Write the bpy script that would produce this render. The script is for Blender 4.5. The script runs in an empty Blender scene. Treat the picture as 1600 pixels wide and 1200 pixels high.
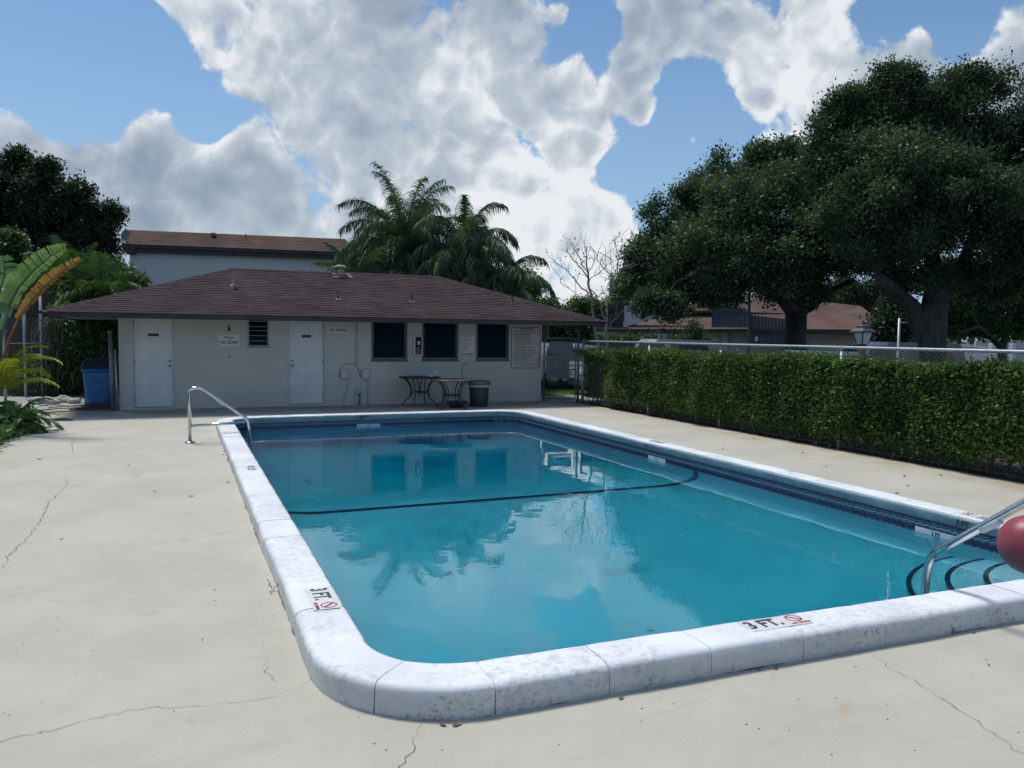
import bpy, bmesh, math, random
import numpy as np
from mathutils import Vector, Matrix, noise as mnoise

R = math.radians
rng = random.Random(7)
nr = np.random.default_rng(11)
S = bpy.context.scene
COL = S.collection

# ------------------------------------------------------------------ camera
FPX, YAW, PITCH, ROLL, EYE = 1271.35, .388915, -.0607423, .0111656, 1.7
fwd = Vector((math.sin(YAW)*math.cos(PITCH), math.cos(YAW)*math.cos(PITCH), math.sin(PITCH)))
rt0 = Vector((math.cos(YAW), -math.sin(YAW), 0)); up0 = rt0.cross(fwd)
rt = rt0*math.cos(ROLL) + up0*math.sin(ROLL); up = -rt0*math.sin(ROLL) + up0*math.cos(ROLL)
cd = bpy.data.cameras.new('camera'); cam = bpy.data.objects.new('camera', cd); COL.objects.link(cam)
cam.matrix_world = Matrix(((rt.x, up.x, -fwd.x, 0), (rt.y, up.y, -fwd.y, 0), (rt.z, up.z, -fwd.z, EYE), (0, 0, 0, 1)))
cd.sensor_width = 36; cd.lens = 36*FPX/1600; cd.clip_start = .05; cd.clip_end = 3000
S.camera = cam
def ray(x, y): return fwd + rt*((x-800)/FPX) - up*((y-600)/FPX)
def at(x, y, d):                       # surveyed point: pixel of the photograph and its depth in metres
    return ray(x, y)*d + Vector((0, 0, EYE))
def on_y(x, y, Y): r = ray(x, y); return r*(Y/r.y) + Vector((0, 0, EYE))
def on_g(x, y, z=0): r = ray(x, y); return r*((z-EYE)/r.z) + Vector((0, 0, EYE))

# ------------------------------------------------------------------ sun, exposure
SUN_EL, SUN_AZ = R(66), R(-22)         # azimuth clockwise from +Y
sdir = Vector((math.sin(SUN_AZ)*math.cos(SUN_EL), math.cos(SUN_AZ)*math.cos(SUN_EL), math.sin(SUN_EL)))
sl = bpy.data.lights.new('sun', 'SUN'); so = bpy.data.objects.new('sun', sl); COL.objects.link(so)
sl.energy = 3.2; sl.angle = R(12); sl.color = (1, .955, .88)
so.rotation_euler = sdir.to_track_quat('Z', 'Y').to_euler(); so.location = (0, 0, 30)
S.view_settings.view_transform = 'Standard'; S.view_settings.look = 'None'
S.view_settings.gamma = 1; S.view_settings.use_curve_mapping = False
S.view_settings.exposure = 0
S.render.engine = 'CYCLES'
S.cycles.use_denoising = True
S.cycles.max_bounces = 12; S.cycles.diffuse_bounces = 5; S.cycles.glossy_bounces = 6
S.cycles.transmission_bounces = 8; S.cycles.transparent_max_bounces = 8
S.cycles.sample_clamp_indirect = 60; S.cycles.caustics_reflective = True; S.cycles.caustics_refractive = True
S.cycles.blur_glossy = .2

# ------------------------------------------------------------------ world: sky with cumulus clouds, laid out by direction
W = bpy.data.worlds.new('World'); S.world = W; W.use_nodes = True
wt = W.node_tree; wt.nodes.clear(); WN = wt.nodes.new; WL = wt.links.new
def wmath(op, a, b=None, c=None, clamp=False):
    n = WN('ShaderNodeMath'); n.operation = op; n.use_clamp = clamp
    for i, v in enumerate((a, b, c)):
        if v is None: continue
        if isinstance(v, (int, float)): n.inputs[i].default_value = v
        else: WL(v, n.inputs[i])
    return n.outputs[0]
def wmap(v, a, b, c, d, smooth=True):
    n = WN('ShaderNodeMapRange'); n.interpolation_type = 'SMOOTHSTEP' if smooth else 'LINEAR'
    WL(v, n.inputs[0])
    for i, k in zip((1, 2, 3, 4), (a, b, c, d)): n.inputs[i].default_value = k
    return n.outputs[0]
def wnoise(vec, scale, detail, rough, dist=0, lac=2.0):
    n = WN('ShaderNodeTexNoise'); n.inputs['Scale'].default_value = scale; n.inputs['Detail'].default_value = detail
    n.inputs['Roughness'].default_value = rough; n.inputs['Distortion'].default_value = dist; n.inputs['Lacunarity'].default_value = lac
    WL(vec, n.inputs['Vector']); return n
tc = WN('ShaderNodeTexCoord'); DIR = tc.outputs['Generated']
sky = WN('ShaderNodeTexSky'); sky.sky_type = 'NISHITA'; sky.sun_disc = False
sky.sun_elevation = SUN_EL; sky.sun_rotation = SUN_AZ; sky.air_density = 1.0; sky.dust_density = .6; sky.ozone_density = 2.2; sky.altitude = 10
# domain-warped direction so that blob outlines are ragged
w1 = wnoise(DIR, 7, 2, .5)
vs = WN('ShaderNodeVectorMath'); vs.operation = 'SUBTRACT'; WL(w1.outputs['Color'], vs.inputs[0]); vs.inputs[1].default_value = (.5, .5, .5)
vm = WN('ShaderNodeVectorMath'); vm.operation = 'MULTIPLY_ADD'; WL(vs.outputs[0], vm.inputs[0]); vm.inputs[1].default_value = (.075, .075, .075); WL(DIR, vm.inputs[2])
WD = vm.outputs[0]
BLOBS = [(300,15,150,1),(400,70,150,1),(470,150,150,1),(600,70,210,1),(740,60,160,1),(560,230,190,1),(720,230,170,1),(840,150,110,1),(900,220,90,1),
 (420,330,190,1),(560,370,180,1),(700,360,170,1),(800,300,110,1),(20,235,90,1.3),(120,255,95,1.3),(230,275,95,1.3),(320,285,100,1.2),(-60,260,120,1.2),(180,330,120,1.3),(60,340,120,1.3),(380,240,90,1.1),(90,320,130,1),(250,360,140,1),
 (880,365,110,1),(950,390,110,1),(900,450,150,.9),(1040,25,110,1),(1140,55,120,1),(1250,40,110,1),(1200,125,75,.9),(1300,110,80,.8),
 (990,130,55,1),(950,65,40,.7),(1190,160,48,1.15),(1410,85,85,1),(1350,125,75,1),(1555,110,95,1),(1290,215,90,1),(1200,255,50,.9),(1470,170,150,1),(1590,15,50,.8),(870,12,32,1.15),(1090,228,24,1.15),(1045,255,14,1.0),(985,95,34,1.1),(1010,165,34,1.1),(60,165,16,1.0),(1560,250,140,.8),(120,330,150,.8),(60,440,160,1),(300,450,200,1),(500,470,200,1),(760,470,200,1),(1000,500,160,.9),(1150,430,60,.6)]
HOLES = [(80,60,120,1.4),(170,130,60,.9),(330,205,42,.7),(935,40,34,.9),(1080,300,72,1),(1090,190,60,.8),(1060,250,70,.6),(980,260,38,.8),(1390,10,55,1),(1500,20,50,.7),(1120,340,55,.8)]
acc = hol = None
for (x, y, r, w) in BLOBS + [(a, b, c, -d) for a, b, c, d in HOLES]:
    d = ray(x, y).normalized()
    dn = WN('ShaderNodeVectorMath'); dn.operation = 'DISTANCE'; WL(WD, dn.inputs[0]); dn.inputs[1].default_value = d
    rad = r/FPX*1.45
    if w > 0:
        m = wmap(dn.outputs['Value'], 0, rad*1.05, w*.94, 0)
        acc = m if acc is None else wmath('MAXIMUM', acc, m)
    else:
        if hol is None: hol, accp = wmath('ADD', 0, 0), acc
        m = wmap(dn.outputs['Value'], 0, rad*1.05, -w, 0)
        hol = wmath('MAXIMUM', hol, m)
acc = wmath('SUBTRACT', acc, hol)
front = WN('ShaderNodeVectorMath'); front.operation = 'DISTANCE'; WL(DIR, front.inputs[0]); front.inputs[1].default_value = ray(800, 250).normalized()
inside = wmap(front.outputs['Value'], .68, .95, 0, 1)          # outside the view, noise clouds kept sparse so shaded faces get less fill light
base = wnoise(DIR, 2.6, 2, .5)
gen = wmath('MULTIPLY', wmap(base.outputs['Fac'], .50, .70, .0, 1.0), inside)
cover = wmath('MINIMUM', wmath('MAXIMUM', wmath('ADD', acc, gen), -.6), 1.25)
def dens(vec, det):
    n1 = wnoise(vec, 7.0, det, .62)
    n2 = wnoise(vec, 13, det-3, .52)
    bil = wmath('ABSOLUTE', wmath('SUBTRACT', n2.outputs['Fac'], .5))
    return wmath('ADD', wmath('MULTIPLY', wmath('SUBTRACT', n1.outputs['Fac'], .5), 2.2), wmath('MULTIPLY', wmath('SUBTRACT', bil, .08), 2.0))
n_here = dens(WD, 10)
off = WN('ShaderNodeVectorMath'); off.operation = 'ADD'; WL(WD, off.inputs[0]); off.inputs[1].default_value = tuple((Vector((-.35,.2,1))).normalized()*.018)
n_up = dens(off.outputs[0], 5)
D = wmath('ADD', wmath('SUBTRACT', cover, .40), wmath('MULTIPLY', n_here, 1.0))
alpha = wmap(D, -.04, .22, 0, 1)
soft = wnoise(WD, 3.6, 3, .5)
thick = wmap(D, .10, 1.0, 0, 1)
lit = wmath('MULTIPLY', wmath('SUBTRACT', n_here, n_up), 1.0)
shade = wmath('ADD', wmath('ADD', .90, lit), wmath('MULTIPLY', thick, -.50))
shade = wmath('ADD', shade, wmath('MULTIPLY', wmath('SUBTRACT', soft.outputs['Fac'], .535), 3.0), clamp=True)
cr = WN('ShaderNodeValToRGB'); WL(shade, cr.inputs[0]); e = cr.color_ramp.elements
e[0].position = 0; e[0].color = (.26, .335, .425, 1); e[1].position = 1; e[1].color = (.84, .86, .89, 1)
k = e.new(.40); k.color = (.36, .43, .52, 1)
k = e.new(.72); k.color = (.53, .59, .66, 1)
hs = WN('ShaderNodeMix'); hs.data_type = 'RGBA'; hs.blend_type = 'MULTIPLY'; hs.inputs['Factor'].default_value = 1
WL(sky.outputs[0], hs.inputs['A']); hs.inputs['B'].default_value = (.080, .100, .112, 1)
sp = WN('ShaderNodeSeparateXYZ'); WL(DIR, sp.inputs[0])
# thin high haze, stronger low down
hz = WN('ShaderNodeMix'); hz.data_type = 'RGBA'; WL(wmap(sp.outputs['Z'], -.02, .42, .8, .05), hz.inputs['Factor']); WL(hs.outputs['Result'], hz.inputs['A']); hz.inputs['B'].default_value = (.34, .51, .72, 1)
mx = WN('ShaderNodeMix'); mx.data_type = 'RGBA'; WL(wmath('MULTIPLY', alpha, .96), mx.inputs['Factor']); WL(hz.outputs['Result'], mx.inputs['A']); WL(cr.outputs[0], mx.inputs['B'])
bgA = WN('ShaderNodeBackground'); WL(mx.outputs['Result'], bgA.inputs[0]); bgA.inputs[1].default_value = 1.0
wo = WN('ShaderNodeOutputWorld'); WL(bgA.outputs[0], wo.inputs[0])
W.cycles.sampling_method = 'MANUAL'; W.cycles.sample_map_resolution = 512

# ------------------------------------------------------------------ materials
MATS = {}
def new_mat(name):
    m = bpy.data.materials.new(name); m.use_nodes = True; MATS[name] = m
    t = m.node_tree; t.nodes.clear(); return m, t
class NT:
    def __init__(s, t): s.t = t
    def n(s, k, **kw):
        n = s.t.nodes.new(k)
        for a, b in kw.items(): setattr(n, a, b)
        return n
    def put(s, sock, v):
        if isinstance(v, bpy.types.NodeSocket): s.t.links.new(v, sock)
        elif v is not None: sock.default_value = v
    def math(s, op, a, b=None, c=None, clamp=False):
        n = s.n('ShaderNodeMath', operation=op, use_clamp=clamp)
        for i, v in enumerate((a, b, c)): s.put(n.inputs[i], v)
        return n.outputs[0]
    def mix(s, f, a, b, bt='MIX'):
        n = s.n('ShaderNodeMix', data_type='RGBA', blend_type=bt)
        s.put(n.inputs['Factor'], f); s.put(n.inputs['A'], a); s.put(n.inputs['B'], b); return n.outputs['Result']
    def noise(s, vec, scale, detail=4, rough=.55, dist=0):
        n = s.n('ShaderNodeTexNoise'); s.put(n.inputs['Vector'], vec); n.inputs['Scale'].default_value = scale
        n.inputs['Detail'].default_value = detail; n.inputs['Roughness'].default_value = rough; n.inputs['Distortion'].default_value = dist
        return n.outputs['Fac']
    def ramp(s, v, a, b, c=0., d=1., smooth=True):
        n = s.n('ShaderNodeMapRange', interpolation_type='SMOOTHSTEP' if smooth else 'LINEAR'); s.put(n.inputs[0], v)
        for i, k in zip((1, 2, 3, 4), (a, b, c, d)): n.inputs[i].default_value = k
        return n.outputs[0]
    def scale(s, vec, xyz):
        n = s.n('ShaderNodeMapping'); s.put(n.inputs[0], vec); n.inputs['Scale'].default_value = xyz; return n.outputs[0]
def c4(c): return (c[0], c[1], c[2], 1)
def P(name, col, rough=.6, col2=None, vs=3., bump=0, bs=60, metal=0, spec=.5, island=0, trans=0, aniso=None, spots=None, coat=0, detail=4):
    """general surface: two tones by noise, per-piece variation, fine relief, optional dirt spots"""
    m, t = new_mat(name); N = NT(t)
    out = N.n('ShaderNodeOutputMaterial'); b = N.n('ShaderNodeBsdfPrincipled')
    co = N.n('ShaderNodeTexCoord').outputs['Object']
    if aniso: co = N.scale(co, aniso)
    base = c4(col)
    if col2: base = N.mix(N.ramp(N.noise(co, vs, detail, .6), .36, .64), c4(col), c4(col2))
    if island:
        g = N.n('ShaderNodeNewGeometry').outputs['Random Per Island']
        base = N.mix(1., base, N.mix(g, (1-island,)*3+(1,), (1+island,)*3+(1,)), 'MULTIPLY')
    if spots:
        sc, th, scol, amt = spots
        base = N.mix(N.math('MULTIPLY', N.ramp(N.noise(co, sc, 6, .65), th, th+.06), amt), base, c4(scol))
    N.put(b.inputs['Base Color'], base); b.inputs['Roughness'].default_value = rough
    b.inputs['Metallic'].default_value = metal; b.inputs['Specular IOR Level'].default_value = spec; b.inputs['Coat Weight'].default_value = coat
    if bump:
        bn = N.n('ShaderNodeBump'); bn.inputs['Distance'].default_value = bump; bn.inputs['Strength'].default_value = .6
        N.put(bn.inputs['Height'], N.noise(co, bs, 4, .6)); N.put(b.inputs['Normal'], bn.outputs[0])
    if trans:
        tr = N.n('ShaderNodeBsdfTranslucent'); N.put(tr.inputs[0], N.mix(1., base, (1.5, 1.8, .7, 1), 'MULTIPLY'))
        ms = N.n('ShaderNodeMixShader'); ms.inputs[0].default_value = trans
        t.links.new(b.outputs[0], ms.inputs[1]); t.links.new(tr.outputs[0], ms.inputs[2]); t.links.new(ms.outputs[0], out.inputs[0])
    else: t.links.new(b.outputs[0], out.inputs[0])
    return m
def leafmat(name, dark, light, yellow=None, trans=.28, rough=.45, ya=.02, patch=1.2, spec=.16):
    m, t = new_mat(name); N = NT(t)
    out = N.n('ShaderNodeOutputMaterial'); b = N.n('ShaderNodeBsdfPrincipled')
    g = N.n('ShaderNodeNewGeometry').outputs['Random Per Island']; co = N.n('ShaderNodeTexCoord').outputs['Object']
    f = N.math('ADD', N.math('MULTIPLY', N.math('POWER', g, 1.6), .55), N.math('MULTIPLY', N.ramp(N.noise(co, patch, 3), .35, .65), .45), clamp=True)
    base = N.mix(f, c4(dark), c4(light))
    if yellow: base = N.mix(N.ramp(g, 1-ya, 1-ya+.005), base, c4(yellow))
    N.put(b.inputs['Base Color'], base); b.inputs['Roughness'].default_value = rough; b.inputs['Specular IOR Level'].default_value = spec
    tr = N.n('ShaderNodeBsdfTranslucent'); N.put(tr.inputs[0], N.mix(1., base, (1.3, 1.7, .5, 1), 'MULTIPLY'))
    ms = N.n('ShaderNodeMixShader'); ms.inputs[0].default_value = trans
    t.links.new(b.outputs[0], ms.inputs[1]); t.links.new(tr.outputs[0], ms.inputs[2]); t.links.new(ms.outputs[0], out.inputs[0])
    return m

# ------------------------------------------------------------------ mesh builder and object helpers
class MB:
    def __init__(s): s.v = []; s.f = []; s.sm = []
    def add(s, vs, fs, smooth=False):
        o = len(s.v); s.v += [tuple(v) for v in vs]; s.f += [tuple(i+o for i in f) for f in fs]; s.sm += [smooth]*len(fs); return s
    def box(s, a, b, rot=0, piv=None):
        (x0, y0, z0), (x1, y1, z1) = a, b
        vs = [Vector(p) for p in ((x0,y0,z0),(x1,y0,z0),(x1,y1,z0),(x0,y1,z0),(x0,y0,z1),(x1,y0,z1),(x1,y1,z1),(x0,y1,z1))]
        if rot:
            c = Vector(piv) if piv else Vector(((x0+x1)/2, (y0+y1)/2, 0)); M3 = Matrix.Rotation(rot, 3, 'Z'); vs = [M3 @ (v-c) + c for v in vs]
        return s.add(vs, [(0,3,2,1),(4,5,6,7),(0,1,5,4),(1,2,6,5),(2,3,7,6),(3,0,4,7)])
    def bbox(s, a, b, w=.01):
        """box with chamfered edges"""
        bm = bmesh.new(); bmesh.ops.create_cube(bm, size=1)
        for v in bm.verts: v.co = Vector([(a[i]+b[i])/2 + v.co[i]*(b[i]-a[i]) for i in range(3)])
        bmesh.ops.bevel(bm, geom=bm.edges[:], offset=w, segments=2, affect='EDGES', profile=.5)
        bm.verts.index_update(); s.add([v.co for v in bm.verts], [[v.index for v in f.verts] for f in bm.faces]); bm.free(); return s
    def tube(s, pts, r, n=8, caps=True, smooth=True, flat=1.):
        pts = [Vector(p) for p in pts]; rs = r if isinstance(r, (list, tuple)) else [r]*len(pts)
        vs = []; fs = []; prev = None
        for i, p in enumerate(pts):
            t = (pts[min(i+1, len(pts)-1)] - pts[max(i-1, 0)]).normalized()
            if prev is None: a = Vector((0, 0, 1)) if abs(t.z) < .9 else Vector((1, 0, 0)); u = t.cross(a).normalized()
            else:
                u = prev - t*prev.dot(t); u = u.normalized() if u.length > 1e-6 else t.orthogonal().normalized()
            prev = u; w = t.cross(u)
            for k in range(n): an = 2*math.pi*k/n; vs.append(p + (u*math.cos(an) + w*math.sin(an)*flat)*rs[i])
        for i in range(len(pts)-1):
            for k in range(n): a = i*n+k; b = i*n+(k+1) % n; fs.append((a, b, b+n, a+n))
        if caps: fs.append(tuple(range(n))[::-1]); fs.append(tuple((len(pts)-1)*n+k for k in range(n)))
        return s.add(vs, fs, smooth)
    def lathe(s, prof, c=(0, 0, 0), n=24, smooth=True, sq=0):
        vs = []; fs = []; m = len(prof)
        for r, z in prof:
            for k in range(n):
                a = 2*math.pi*(k+.5)/n; q = r
                if sq: q = r*(1-sq + sq/max(abs(math.cos(a)), abs(math.sin(a))))
                vs.append((c[0]+q*math.cos(a), c[1]+q*math.sin(a), c[2]+z))
        for i in range(m-1):
            for k in range(n): a = i*n+k; b = i*n+(k+1) % n; fs.append((a, b, b+n, a+n))
        if prof[0][0] > 1e-5: fs.append(tuple(range(n))[::-1])
        if prof[-1][0] > 1e-5: fs.append(tuple((m-1)*n+k for k in range(n)))
        return s.add(vs, fs, smooth)
    def prism(s, poly, h0, h1, M4=None):
        """poly in xy, extruded h0..h1 in z, then transformed"""
        n = len(poly); vs = [Vector((p[0], p[1], h0)) for p in poly] + [Vector((p[0], p[1], h1)) for p in poly]
        if M4 is not None: vs = [M4 @ v for v in vs]
        return s.add(vs, [tuple(range(n))[::-1], tuple(range(n, 2*n))] + [(i, (i+1) % n, (i+1) % n+n, i+n) for i in range(n)])
    def build(s, name, mat, parent=None, **tags):
        me = bpy.data.meshes.new(name); off = Vector((0, 0, 0))
        if parent is not None: off = world_of(parent)
        me.from_pydata([tuple(Vector(v)-off) for v in s.v], [], s.f)
        me.polygons.foreach_set('use_smooth', s.sm); me.update()
        me.materials.append(MATS[mat] if isinstance(mat, str) else mat)
        return link(name, me, parent, **tags)
def world_of(o):
    p = Vector((0, 0, 0))
    while o is not None: p += o.location; o = o.parent
    return p
def link(name, me, parent=None, label=None, cat=None, group=None, kind=None):
    o = bpy.data.objects.new(name, me); COL.objects.link(o); o.parent = parent
    tag(o, label, cat, group, kind); return o
def tag(o, label=None, cat=None, group=None, kind=None):
    for k, v in (('label', label), ('category', cat), ('group', group), ('kind', kind)):
        if v: o[k] = v
    return o
def empty(name, loc, label=None, cat=None, group=None, kind=None):
    o = bpy.data.objects.new(name, None); COL.objects.link(o); o.location = loc; o.empty_display_size = .2
    return tag(o, label, cat, group, kind)
def copy_tree(o, loc=None, rz=None, parent=None, label=None):
    c = o.copy(); COL.objects.link(c); c.parent = parent
    if loc is not None: c.location = loc
    if rz is not None: c.rotation_euler.z = rz
    if label: c['label'] = label
    for ch in list(o.children): copy_tree(ch, parent=c)
    return c
def fast_mesh(name, V, F, mat, parent=None, smooth=False, **tags):
    """V (n,3) array, F (m,4) or (m,3) array"""
    me = bpy.data.meshes.new(name); V = np.asarray(V, np.float32)
    if parent is not None: V = V - np.array(world_of(parent), np.float32)
    k = F.shape[1]; me.vertices.add(len(V)); me.vertices.foreach_set('co', V.ravel())
    me.loops.add(F.size); me.loops.foreach_set('vertex_index', F.ravel().astype(np.int32))
    me.polygons.add(len(F)); me.polygons.foreach_set('loop_start', np.arange(0, F.size, k, dtype=np.int32))
    me.update(calc_edges=True); me.materials.append(MATS[mat])
    if smooth: me.polygons.foreach_set('use_smooth', np.ones(len(F), bool))
    return link(name, me, parent, **tags)
def text(body, size, mat, M4, name='lettering', parent=None, bold=.0, sx=1., ext=.0008):
    cu = bpy.data.curves.new(name, 'FONT'); cu.body = body; cu.size = size; cu.align_x = 'CENTER'; cu.align_y = 'CENTER'
    cu.offset = bold; cu.extrude = ext; cu.resolution_u = 3
    o = bpy.data.objects.new('tmp', cu); COL.objects.link(o)
    me = bpy.data.meshes.new_from_object(o); bpy.data.objects.remove(o); bpy.data.curves.remove(cu)
    off = world_of(parent) if parent else Vector((0, 0, 0))
    me.transform(Matrix.Translation(-off) @ M4 @ Matrix.Diagonal((sx, 1, 1, 1)))
    me.name = name; me.materials.clear(); me.materials.append(MATS[mat]); return link(name, me, parent)
def facing_y(x, y, z):                # local xy -> world x,z ; normal -Y (towards the pool)
    return Matrix(((1, 0, 0, x), (0, 0, -1, y), (0, 1, 0, z), (0, 0, 0, 1)))
def rhombi(Pt, A, B, L, Wd):
    """leaf quads: base point, long axis A, side axis B (unit arrays), lengths"""
    n = len(Pt); L = np.broadcast_to(L, n)[:, None]; Wd = np.broadcast_to(Wd, n)[:, None]
    nn = np.cross(A, B)
    V = np.stack([Pt, Pt + A*L*.45 + B*Wd*.5 + nn*L*.04, Pt + A*L, Pt + A*L*.45 - B*Wd*.5 + nn*L*.04], 1).reshape(-1, 3)
    return V, np.arange(4*n).reshape(-1, 4)
def unit(a): return a/np.maximum(np.linalg.norm(a, axis=1, keepdims=True), 1e-9)
def rand_dirs(n): return unit(nr.normal(size=(n, 3)))
_K = [(nr.normal(size=(5, 3)), nr.uniform(0, 6.28, 5)) for _ in range(8)]
def fnoise(Pn, scale, seed=0):         # smooth pseudo-noise, about -1..1
    K, ph = _K[seed % 8]; s = 0
    for k, p in zip(K, ph): s = s + np.sin(Pn @ k*scale*2.2 + p)
    return s/2.6

# ------------------------------------------------------------------ surfaces
P('concrete_dirt', (.09,.08,.065), .95, (.16,.14,.11), 30)
def deck_material():
    m, t = new_mat('deck_concrete'); N = NT(t)
    out = N.n('ShaderNodeOutputMaterial'); b = N.n('ShaderNodeBsdfPrincipled'); co = N.n('ShaderNodeTexCoord').outputs['Object']
    a = N.mix(N.ramp(N.noise(co, .9, 7, .68), .30, .70), c4((.445,.425,.360)), c4((.515,.495,.425)))
    a = N.mix(N.math('MULTIPLY', N.ramp(N.noise(N.scale(co, (.55, 2.2, 1)), 2.1, 8, .72, .3), .52, .74), .26), a, c4((.32,.295,.24)))       # old water marks
    a = N.mix(N.math('MULTIPLY', N.ramp(N.noise(co, 3.1, 7, .75), .58, .74), .26), a, c4((.66,.63,.56)))                                    # worn pale paint
    a = N.mix(N.math('MULTIPLY', N.ramp(N.noise(N.scale(co, (.8, 1.9, 1)), 1.15, 5, .65, 1.2), .60, .72), .50), a, c4((.47,.30,.14)))       # rust stains
    sx = N.n('ShaderNodeSeparateXYZ'); N.put(sx.inputs[0], co)
    eave_shade = N.math('MULTIPLY', N.ramp(sx.outputs['Y'], 17.2, 18.6), N.ramp(N.noise(co, 1.6, 5, .6), .25, .6))                                   # eave shadow along the bath house, put into the colour
    a = N.mix(N.math('MULTIPLY', eave_shade, .62), a, c4((.15,.12,.085)))
    hx = N.math('MULTIPLY', N.ramp(sx.outputs['X'], 8.3, 9.2), N.ramp(N.noise(co, 2.3, 5, .65), .38, .62))                                   # leaf tannin along the hedge
    a = N.mix(N.math('MULTIPLY', hx, .45), a, c4((.36,.22,.10)))
    sp = N.n('ShaderNodeTexVoronoi'); N.put(sp.inputs['Vector'], co); sp.inputs['Scale'].default_value = 10
    a = N.mix(N.math('MULTIPLY', N.math('LESS_THAN', sp.outputs['Distance'], N.math('MULTIPLY', N.noise(co, 31, 1), .11)), N.ramp(N.noise(co, 4, 2), .40, .52)), a, c4((.10,.085,.07)))   # specks
    a = N.mix(N.math('MULTIPLY', N.ramp(N.noise(co, 130, 4, .75), .50, .72), .34), a, c4((.28,.26,.22)))
    a = N.mix(N.math('MULTIPLY', N.ramp(N.noise(N.scale(co, (1, .8, 1)), 14, 8, .8), .56, .72), .30), a, c4((.30,.28,.23)))
    a = N.mix(N.math('MULTIPLY', N.ramp(N.noise(co, 30, 5, .8), .60, .74), .35), a, c4((.60,.59,.54)))
    N.put(b.inputs['Base Color'], a); b.inputs['Roughness'].default_value = .82; b.inputs['Specular IOR Level'].default_value = .25
    bn = N.n('ShaderNodeBump'); bn.inputs['Distance'].default_value = .004; bn.inputs['Strength'].default_value = .7
    N.put(bn.inputs['Height'], N.math('ADD', N.noise(co, 70, 5, .7), N.math('MULTIPLY', N.noise(co, 5, 3), 1.6))); N.put(b.inputs['Normal'], bn.outputs[0])
    t.links.new(b.outputs[0], out.inputs[0])
deck_material()
def coping_material():
    m, t = new_mat('coping_paint'); N = NT(t)
    out = N.n('ShaderNodeOutputMaterial'); b = N.n('ShaderNodeBsdfPrincipled'); co = N.n('ShaderNodeTexCoord').outputs['Object']
    g = N.n('ShaderNodeNewGeometry'); rnd = g.outputs['Random Per Island']
    sz = N.n('ShaderNodeSeparateXYZ'); N.put(sz.inputs[0], co)
    a = N.mix(N.ramp(N.noise(co, 2.2, 5, .6), .35, .66), c4((.71,.73,.76)), c4((.83,.85,.88)))
    oi = N.n('ShaderNodeObjectInfo').outputs['Random']
    patch = N.ramp(N.math('ADD', N.noise(co, 1.9, 5, .62, .5), N.math('MULTIPLY', oi, .16)),   .46, .66)
    a = N.mix(N.math('MULTIPLY', patch, N.math('MULTIPLY', N.ramp(N.noise(co, 24, 5, .7), .42, .68), .72)), a, c4((.48,.47,.44)))     # worn mildewed paint
    low = N.ramp(sz.outputs['Z'], .135, .085)                                                                                    # sides below the top: mould, and shade put into the colour
    mould = N.math('MULTIPLY', N.ramp(N.noise(co, 42, 6, .75), .51, .60), N.ramp(N.noise(co, 4.5, 4, .6), .42, .58))
    a = N.mix(N.math('MULTIPLY', N.math('MULTIPLY', mould, low), .9), a, c4((.14,.14,.125)))
    a = N.mix(N.math('MULTIPLY', low, N.math('ADD', .28, N.math('MULTIPLY', N.noise(co, 3, 4), .45))), a, c4((.40,.405,.385)))  # greyed sides: painted-in shade along with grime
    N.put(b.inputs['Base Color'], a); b.inputs['Roughness'].default_value = .55; b.inputs['Specular IOR Level'].default_value = .35
    bn = N.n('ShaderNodeBump'); bn.inputs['Distance'].default_value = .004; bn.inputs['Strength'].default_value = .55
    N.put(bn.inputs['Height'], N.math('ADD', N.noise(co, 45, 5, .65), N.math('MULTIPLY', N.noise(co, 9, 3), 1.5))); N.put(b.inputs['Normal'], bn.outputs[0])
    t.links.new(b.outputs[0], out.inputs[0])
coping_material()
def tile_material():
    """glazed 15 cm waterline tile: wavy navy and pale bands above, purple lozenges, pale grout-like line below"""
    m, t = new_mat('waterline_tile'); N = NT(t)
    out = N.n('ShaderNodeOutputMaterial'); b = N.n('ShaderNodeBsdfPrincipled'); co = N.n('ShaderNodeTexCoord').outputs['Object']
    s = N.n('ShaderNodeSeparateXYZ'); N.put(s.inputs[0], co); x, z = s.outputs['X'], s.outputs['Z']     # x -.075..+.075, z -.075..+.075
    wave = N.math('MULTIPLY', N.math('SINE', N.math('MULTIPLY', x, 2*math.pi/.075)), .006)
    zz = N.math('ADD', z, wave)
    navy, teal, pale, purple = c4((.010,.018,.055)), c4((.06,.16,.20)), c4((.30,.42,.46)), c4((.035,.020,.075))
    a = N.mix(N.ramp(N.noise(co, 90, 3), .4, .6), navy, c4((.02,.05,.11)))
    for lo, hi, c in ((.050, .060, teal), (.028, .036, pale), (.010, .018, teal), (-.052, -.046, pale)):
        band = N.math('MULTIPLY', N.math('GREATER_THAN', zz, lo), N.math('LESS_THAN', zz, hi)); a = N.mix(band, a, c)
    lx = N.math('ABSOLUTE', N.math('SUBTRACT', N.math('FRACT', N.math('DIVIDE', N.math('ADD', x, .075), .05)), .5))
    lz = N.math('ABSOLUTE', N.math('DIVIDE', N.math('ADD', z, .022), .042))
    loz = N.math('LESS_THAN', N.math('ADD', N.math('MULTIPLY', lx, 1.1), lz), .52)
    a = N.mix(loz, a, purple)
    N.put(b.inputs['Base Color'], a); b.inputs['Roughness'].default_value = .16; b.inputs['Specular IOR Level'].default_value = .5
    t.links.new(b.outputs[0], out.inputs[0])
tile_material()
P('coping_face_shaded', (.26,.34,.37), .6, (.34,.41,.43), 3, bump=.003, bs=60, spots=(9, .60, (.16,.19,.19), .6))  # shade on the inner faces, put into the colour as grey-teal
P('tile_grout', (.20,.24,.26), .8, (.10,.12,.13), 20)
P('marker_tile', (.62,.68,.70), .25, (.5,.57,.6), 20)
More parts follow.
